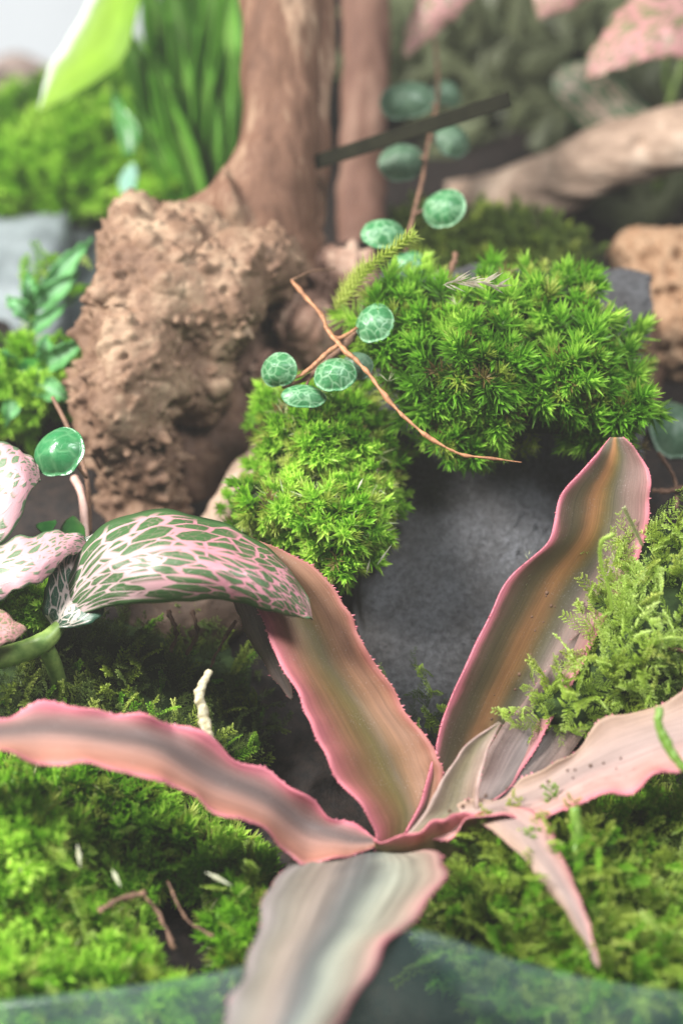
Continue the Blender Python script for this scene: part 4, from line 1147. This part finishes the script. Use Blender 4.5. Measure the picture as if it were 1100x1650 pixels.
# strands lying in the moss
strs = [((500, 830), (530, 795)), ((585, 770), (575, 790)), ((606, 912), (632, 876)), ((590, 925), (596, 900))]
V, F, TT = [], [], []
for a, b in strs:
    d = 47.3; p = P(a[0], a[1], d); q = P(b[0], b[1], d - .2)
    needle(V, F, TT, p, q - p, np.linalg.norm(q - p), .055, FW, .6, 1)
o = mk('dry_strands', V, F, M['white'], smooth=False)
tag(o, 'scattered pale dry blades lying on the narrow central moss cushion', 'dry moss', kind='stuff')
V, F, TT = [], [], []
for a, b in [((10, 1430), (50, 1385)), ((125, 1360), (130, 1400)), ((180, 1400), (195, 1430)), ((330, 1405), (375, 1428))]:
    d = 41.9; p = P(a[0], a[1], d + .3); q = P(b[0], b[1], d)
    needle(V, F, TT, p, q - p, np.linalg.norm(q - p), .10, FW, .6, 1)
o = mk('dry_strands', V, F, M['white'], smooth=False)
tag(o, 'scattered whitish dry blades on the lower left moss bed', 'dry moss', kind='stuff')
# brown roots in the gaps
for k, (pts, r, lab) in enumerate([
    ([(230, 1440, 42.6), (260, 1480, 42.3), (280, 1530, 42)], .045, 'thin brown root in the dark gap of the lower left moss'),
    ([(270, 1420, 43), (300, 1480, 42.5), (345, 1510, 42.2)], .03, 'reddish root fork right of the brown root in the lower left gap'),
    ([(160, 1470, 42.2), (190, 1450, 42.2), (235, 1440, 42.3)], .06, 'short dark brown twig lying in the lower left moss'),
    ([(380, 1000, 47.2), (350, 1050, 47), (340, 1075, 46.8)], .035, 'thin grey root behind the cream bent root'),
    ([(270, 985, 48), (285, 1020, 47.6), (275, 1050, 47.4)], .05, 'pale curved root in the shade under the big arched leaf'),
    ([(310, 985, 48), (318, 1020, 47.6), (300, 1055, 47.4)], .045, 'second pale root under the arched leaf, nearer its tip'),
    ([(1060, 730, 50), (1085, 770, 49.6), (1090, 820, 49.3)], .05, 'brown rootlet right of the tall striped leaf tip'),
    ([(1050, 790, 49.4), (1090, 790, 49.3), (1140, 770, 49.2)], .06, 'horizontal tan rootlet at the right edge'),
    ([(1040, 1030, 45.4), (1080, 1045, 45.2), (1150, 1060, 45)], .05, 'dark twig crossing the right feather moss'),
    ([(715, 480, 50), (725, 440, 50.5), (735, 410, 51)], .07, 'dark brown stalk behind the white dry tuft')]):
    o = tube('root' if k != 8 else 'twig', pts, r, M['vine_dark'] if k in (0, 1, 2, 8, 9, 3) else M['root'], knobs=1.1, kfreq=9)
    tag(o, lab, 'root' if k != 8 else 'twig')
# brown bark lump under the arched leaf, the shade there put into its colour
V, N, F = remesh([blob(260, 1010, 49.3, 1.0, .7, .6), blob(330, 990, 49.5, 1.0, .8, .6)], .09)
for i in range(len(V)): V[i] = V[i] + N[i] * (.6 * knob(V[i], 12))
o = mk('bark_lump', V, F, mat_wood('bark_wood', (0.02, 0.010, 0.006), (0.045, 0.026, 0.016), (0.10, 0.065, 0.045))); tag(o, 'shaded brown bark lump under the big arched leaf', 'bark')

# ------------------------------------------------------------------ blades upper left
bg = mat_stripes('blade_green', [(0, (.12, .36, .02)), (.4, (.20, .50, .03)), (.5, (.40, .62, .18)), (.6, (.20, .48, .03)), (1, (.10, .34, .02))], .5, .5)
by = mat_stripes('blade_yellow', [(0, (.75, .82, .72)), (.10, (.7, .78, .6)), (.16, (.24, .40, .02)), (.6, (.24, .42, .02)), (1, (.15, .30, .02))], .15, .35)
bp = thing('broad_leaf_plant', 'blurred broad green blades rising behind the burl at upper left', 'plant', P(310, 330, 63))
for i, (bx, tx, ty, wd, d) in enumerate([(300, 180, 10, 40, 61), (315, 225, -60, 46, 62), (325, 265, -90, 44, 61.5), (340, 300, -100, 44, 62.5), (350, 335, -120, 46, 62.2), (355, 372, -60, 42, 61.8), (305, 240, 70, 34, 60.6), (340, 320, 40, 30, 60.8), (290, 205, 150, 26, 60.4), (330, 270, 20, 30, 60.9), (350, 360, 60, 30, 61), (322, 250, 120, 26, 60.3), (345, 395, 80, 40, 62.4)]):
    rows = []
    for f in (0, .2, .45, .7, .9, 1):
        x = bx + (tx - bx) * f ** 1.3; y = 335 + (ty - 335) * f; w_ = 1.45 * wd * (.5 + .9 * math.sin(math.pi * min(1, f * .9 + .1)) * .6) * (1 - f ** 6) + 1
        rows.append(lmr((x - w_ / 2, y, d - .5 * f), (x + w_ / 2, y + 4, d - .5 * f + .3), .25))
    leaf('blade', rows, bg, bp, 12, 40, wave=.08, seed=70 + i, thick=.05)
leaf('blade', [lmr((200, -150, 60.5), (270, -120, 60.5)), lmr((175, -80, 60.2), (245, -50, 60), .2), lmr((148, -10, 59.8), (222, 20, 59.6), .3), lmr((108, 60, 59.6), (200, 95, 59.4), .2), lmr((78, 115, 59.5), (130, 148, 59.3), .1), lmr((62, 176, 59.4), (68, 180, 59.4))],
     by, bp, 14, 50, wave=.08, seed=80, thick=.05, label='yellow-green blade with white rim bending left')
leaf('blade', [lmr((210, 330, 59.5), (220, 334, 59.5)), lmr((192, 300, 59.4), (218, 305, 59.3)), lmr((200, 275, 59.2), (222, 280, 59.2)), lmr((215, 262, 59.1), (217, 263, 59.1))],
     mat_plain('pale_sprout', (.25, .5, .38), (.4, .62, .5), 2, .3, .5, .3), bp, 8, 20, seed=82, label='small pale mint sprout at the top of the burl')
leaf('blade', [lmr((200, 250, 60), (215, 252, 60)), lmr((186, 200, 60), (225, 210, 59.8), .1), lmr((182, 160, 60), (200, 170, 60)), lmr((176, 130, 60.2), (178, 131, 60.2))], bpy.data.materials['fresh_leaf'], bp, 8, 20, seed=84)
V, N, F = remesh([blob(60, 165, 73, 2.4, 1.0, 1.0), blob(200, 130, 72, 1.6, 1.0, 1.0), blob(10, 140, 75, 2.0, 1.2, 1.0)], .16)
for i in range(len(V)): V[i] = V[i] + N[i] * .35 * nz3(V[i], .9)
o = mk('brown_stones', V, F, mat_plain('brown_stone', (.16, .11, .09), (.40, .32, .28), .8, .7)); tag(o, 'blurred brown and beige rubble behind the upper left moss', 'rubble', kind='stuff')

# background foliage, right: a loose mass of leaves far behind
r2 = random.Random(5); V, F, TT, TO = [], [], [], []
for i in range(900):
    x = r2.uniform(600, 1180); y = r2.uniform(-80, 420); d = r2.uniform(66, 74)
    if inside([(600, 60), (900, -80), (1180, -80), (1180, 420), (760, 400)], np.array(x), np.array(y)) or r2.random() < .35:
        k0 = len(V); needle(V, F, TT, P(x, y, d), np.array([r2.gauss(0, 1), r2.gauss(0, .5), r2.gauss(.2, 1)]), r2.uniform(1.6, 3.2), r2.uniform(.5, 1.2), FW, r2.uniform(.2, .6), r2.uniform(.3, .9))
        TO += [r2.random() * .6] * (len(V) - k0)
o = mk('background_foliage', V, F, mat_moss('foliage_back', (.09, .10, .05), (.13, .15, .075), (.17, .21, .11)), attrs={'tt': TT, 'tone': TO}, smooth=False)  # greyed and lightened: the pale veil of the glass is in these colours
tag(o, 'blurred dull green foliage in the upper right background', 'foliage', kind='stuff')

# soil crumbs on the leaves
V, F = [], []
for k in range(34):
    if k < 18: x = random.uniform(770, 900); y = 1230 - (x - 770) * 2.2 + random.uniform(-60, 40); d = 45.4
    else: x = random.uniform(700, 1000); y = 1290 - (x - 760) * .25 + random.uniform(-12, 12); d = 43.3
    v, f = ellipsoid(P(x, y, d), np.eye(3), np.array([1, 1, 1.]) * random.uniform(.02, .05), 6, 4)
    v = v + np.array([[.012 * nz3(q, 30) for _ in range(3)] for q in v]); o_ = len(V); V += list(v); F += [tuple(i + o_ for i in q) for q in f]
o = mk('soil_crumbs', V, F, M['root']); tag(o, 'tiny brown soil crumbs scattered on the right hand striped leaves', 'crumbs', kind='stuff')

# dark diagonal bar: solid strip added in place of a reflection in the glass
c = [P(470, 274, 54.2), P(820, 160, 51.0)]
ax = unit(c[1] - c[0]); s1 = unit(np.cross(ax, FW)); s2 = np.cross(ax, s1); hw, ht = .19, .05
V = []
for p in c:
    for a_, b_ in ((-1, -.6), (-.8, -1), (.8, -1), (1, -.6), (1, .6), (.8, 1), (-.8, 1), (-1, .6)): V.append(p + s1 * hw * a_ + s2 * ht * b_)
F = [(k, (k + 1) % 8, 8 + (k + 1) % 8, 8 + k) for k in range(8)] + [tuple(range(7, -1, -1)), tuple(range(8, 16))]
o = mk('reflection_strip', V, F, M['bar'], smooth=False); tag(o, 'dark straight strip standing in for a glass reflection, slanting up right from the trunk', 'strip')

# glass front of the vessel
def glass():
    xs = np.linspace(-300, 1400, 90)
    top = np.interp(xs, [-300, 0, 200, 380, 500, 590, 660, 740, 850, 1000, 1100, 1400], [1665, 1625, 1605, 1575, 1540, 1506, 1502, 1530, 1568, 1600, 1612, 1645])
    k_ = np.ones(7) / 7; top = np.convolve(np.pad(top, 3, 'edge'), k_, 'valid')
    V = []
    for x, y in zip(xs, top):
        d = 39.2 + .000002 * (x - 600) ** 2
        a = P(x, y, d); 
        for z in (0, -3, -8): V.append(a + np.array([0, 0, z]))
        for z in (-8, -3, 0): V.append(a + np.array([0, .28, z]))
    n = len(xs)
    F = [(i * 6 + k, (i + 1) * 6 + k, (i + 1) * 6 + (k + 1) % 6, i * 6 + (k + 1) % 6) for i in range(n - 1) for k in range(6)]
    F += [tuple(range(6)), tuple(reversed(range((n - 1) * 6, n * 6)))]
    o = mk('glass_rim', V, F, M['glass']); tag(o, 'dark teal curved glass rim of the vessel along the bottom of the picture', 'glass')


glass()

def reflection_haze():  # even volume added in place of the milky reflection on the glass
    x0, x1, y0, y1, z0, z1 = -60, 60, -44, 52, -60, 29
    V = [(x, y, z) for z in (z0, z1) for y in (y0, y1) for x in (x0, x1)]
    F = [(0, 2, 3, 1), (4, 5, 7, 6), (0, 1, 5, 4), (1, 3, 7, 5), (3, 2, 6, 7), (2, 0, 4, 6)]
    m = bpy.data.materials.new('reflection_haze'); m.use_nodes = True; n = m.node_tree.nodes; n.remove(n['Principled BSDF'])
    v = n.new('ShaderNodeVolumePrincipled'); v.inputs['Density'].default_value = 0.06; v.inputs['Color'].default_value = (.9, .88, .84, 1); v.inputs['Anisotropy'].default_value = 0.3
    m.node_tree.links.new(v.outputs[0], n['Material Output'].inputs['Volume'])
    o = mk('reflection_haze', V, F, m, smooth=False, kind='stuff')


reflection_haze()

# repeats of one kind share a group
GR = {'turtle_vine': 'turtle vines', 'nerve_plant': 'nerve plants', 'moss_cushion': 'moss cushions on the slate', 'moss_bed': 'moss beds in the foreground',
      'moss_bank': 'moss banks in the background', 'feather_moss': 'feather mosses', 'moss_strand': 'single moss shoots', 'root': 'thin roots in the moss',
      'dry_tuft': 'dry moss tips', 'moss_clump': 'moss clumps at the left edge', 'dry_strands': 'dry strands'}
for o in list(SC.objects):
    k = o.name.split('.')[0]
    if o.parent is None and k in GR and o.get('kind') is None: o['group'] = GR[k]
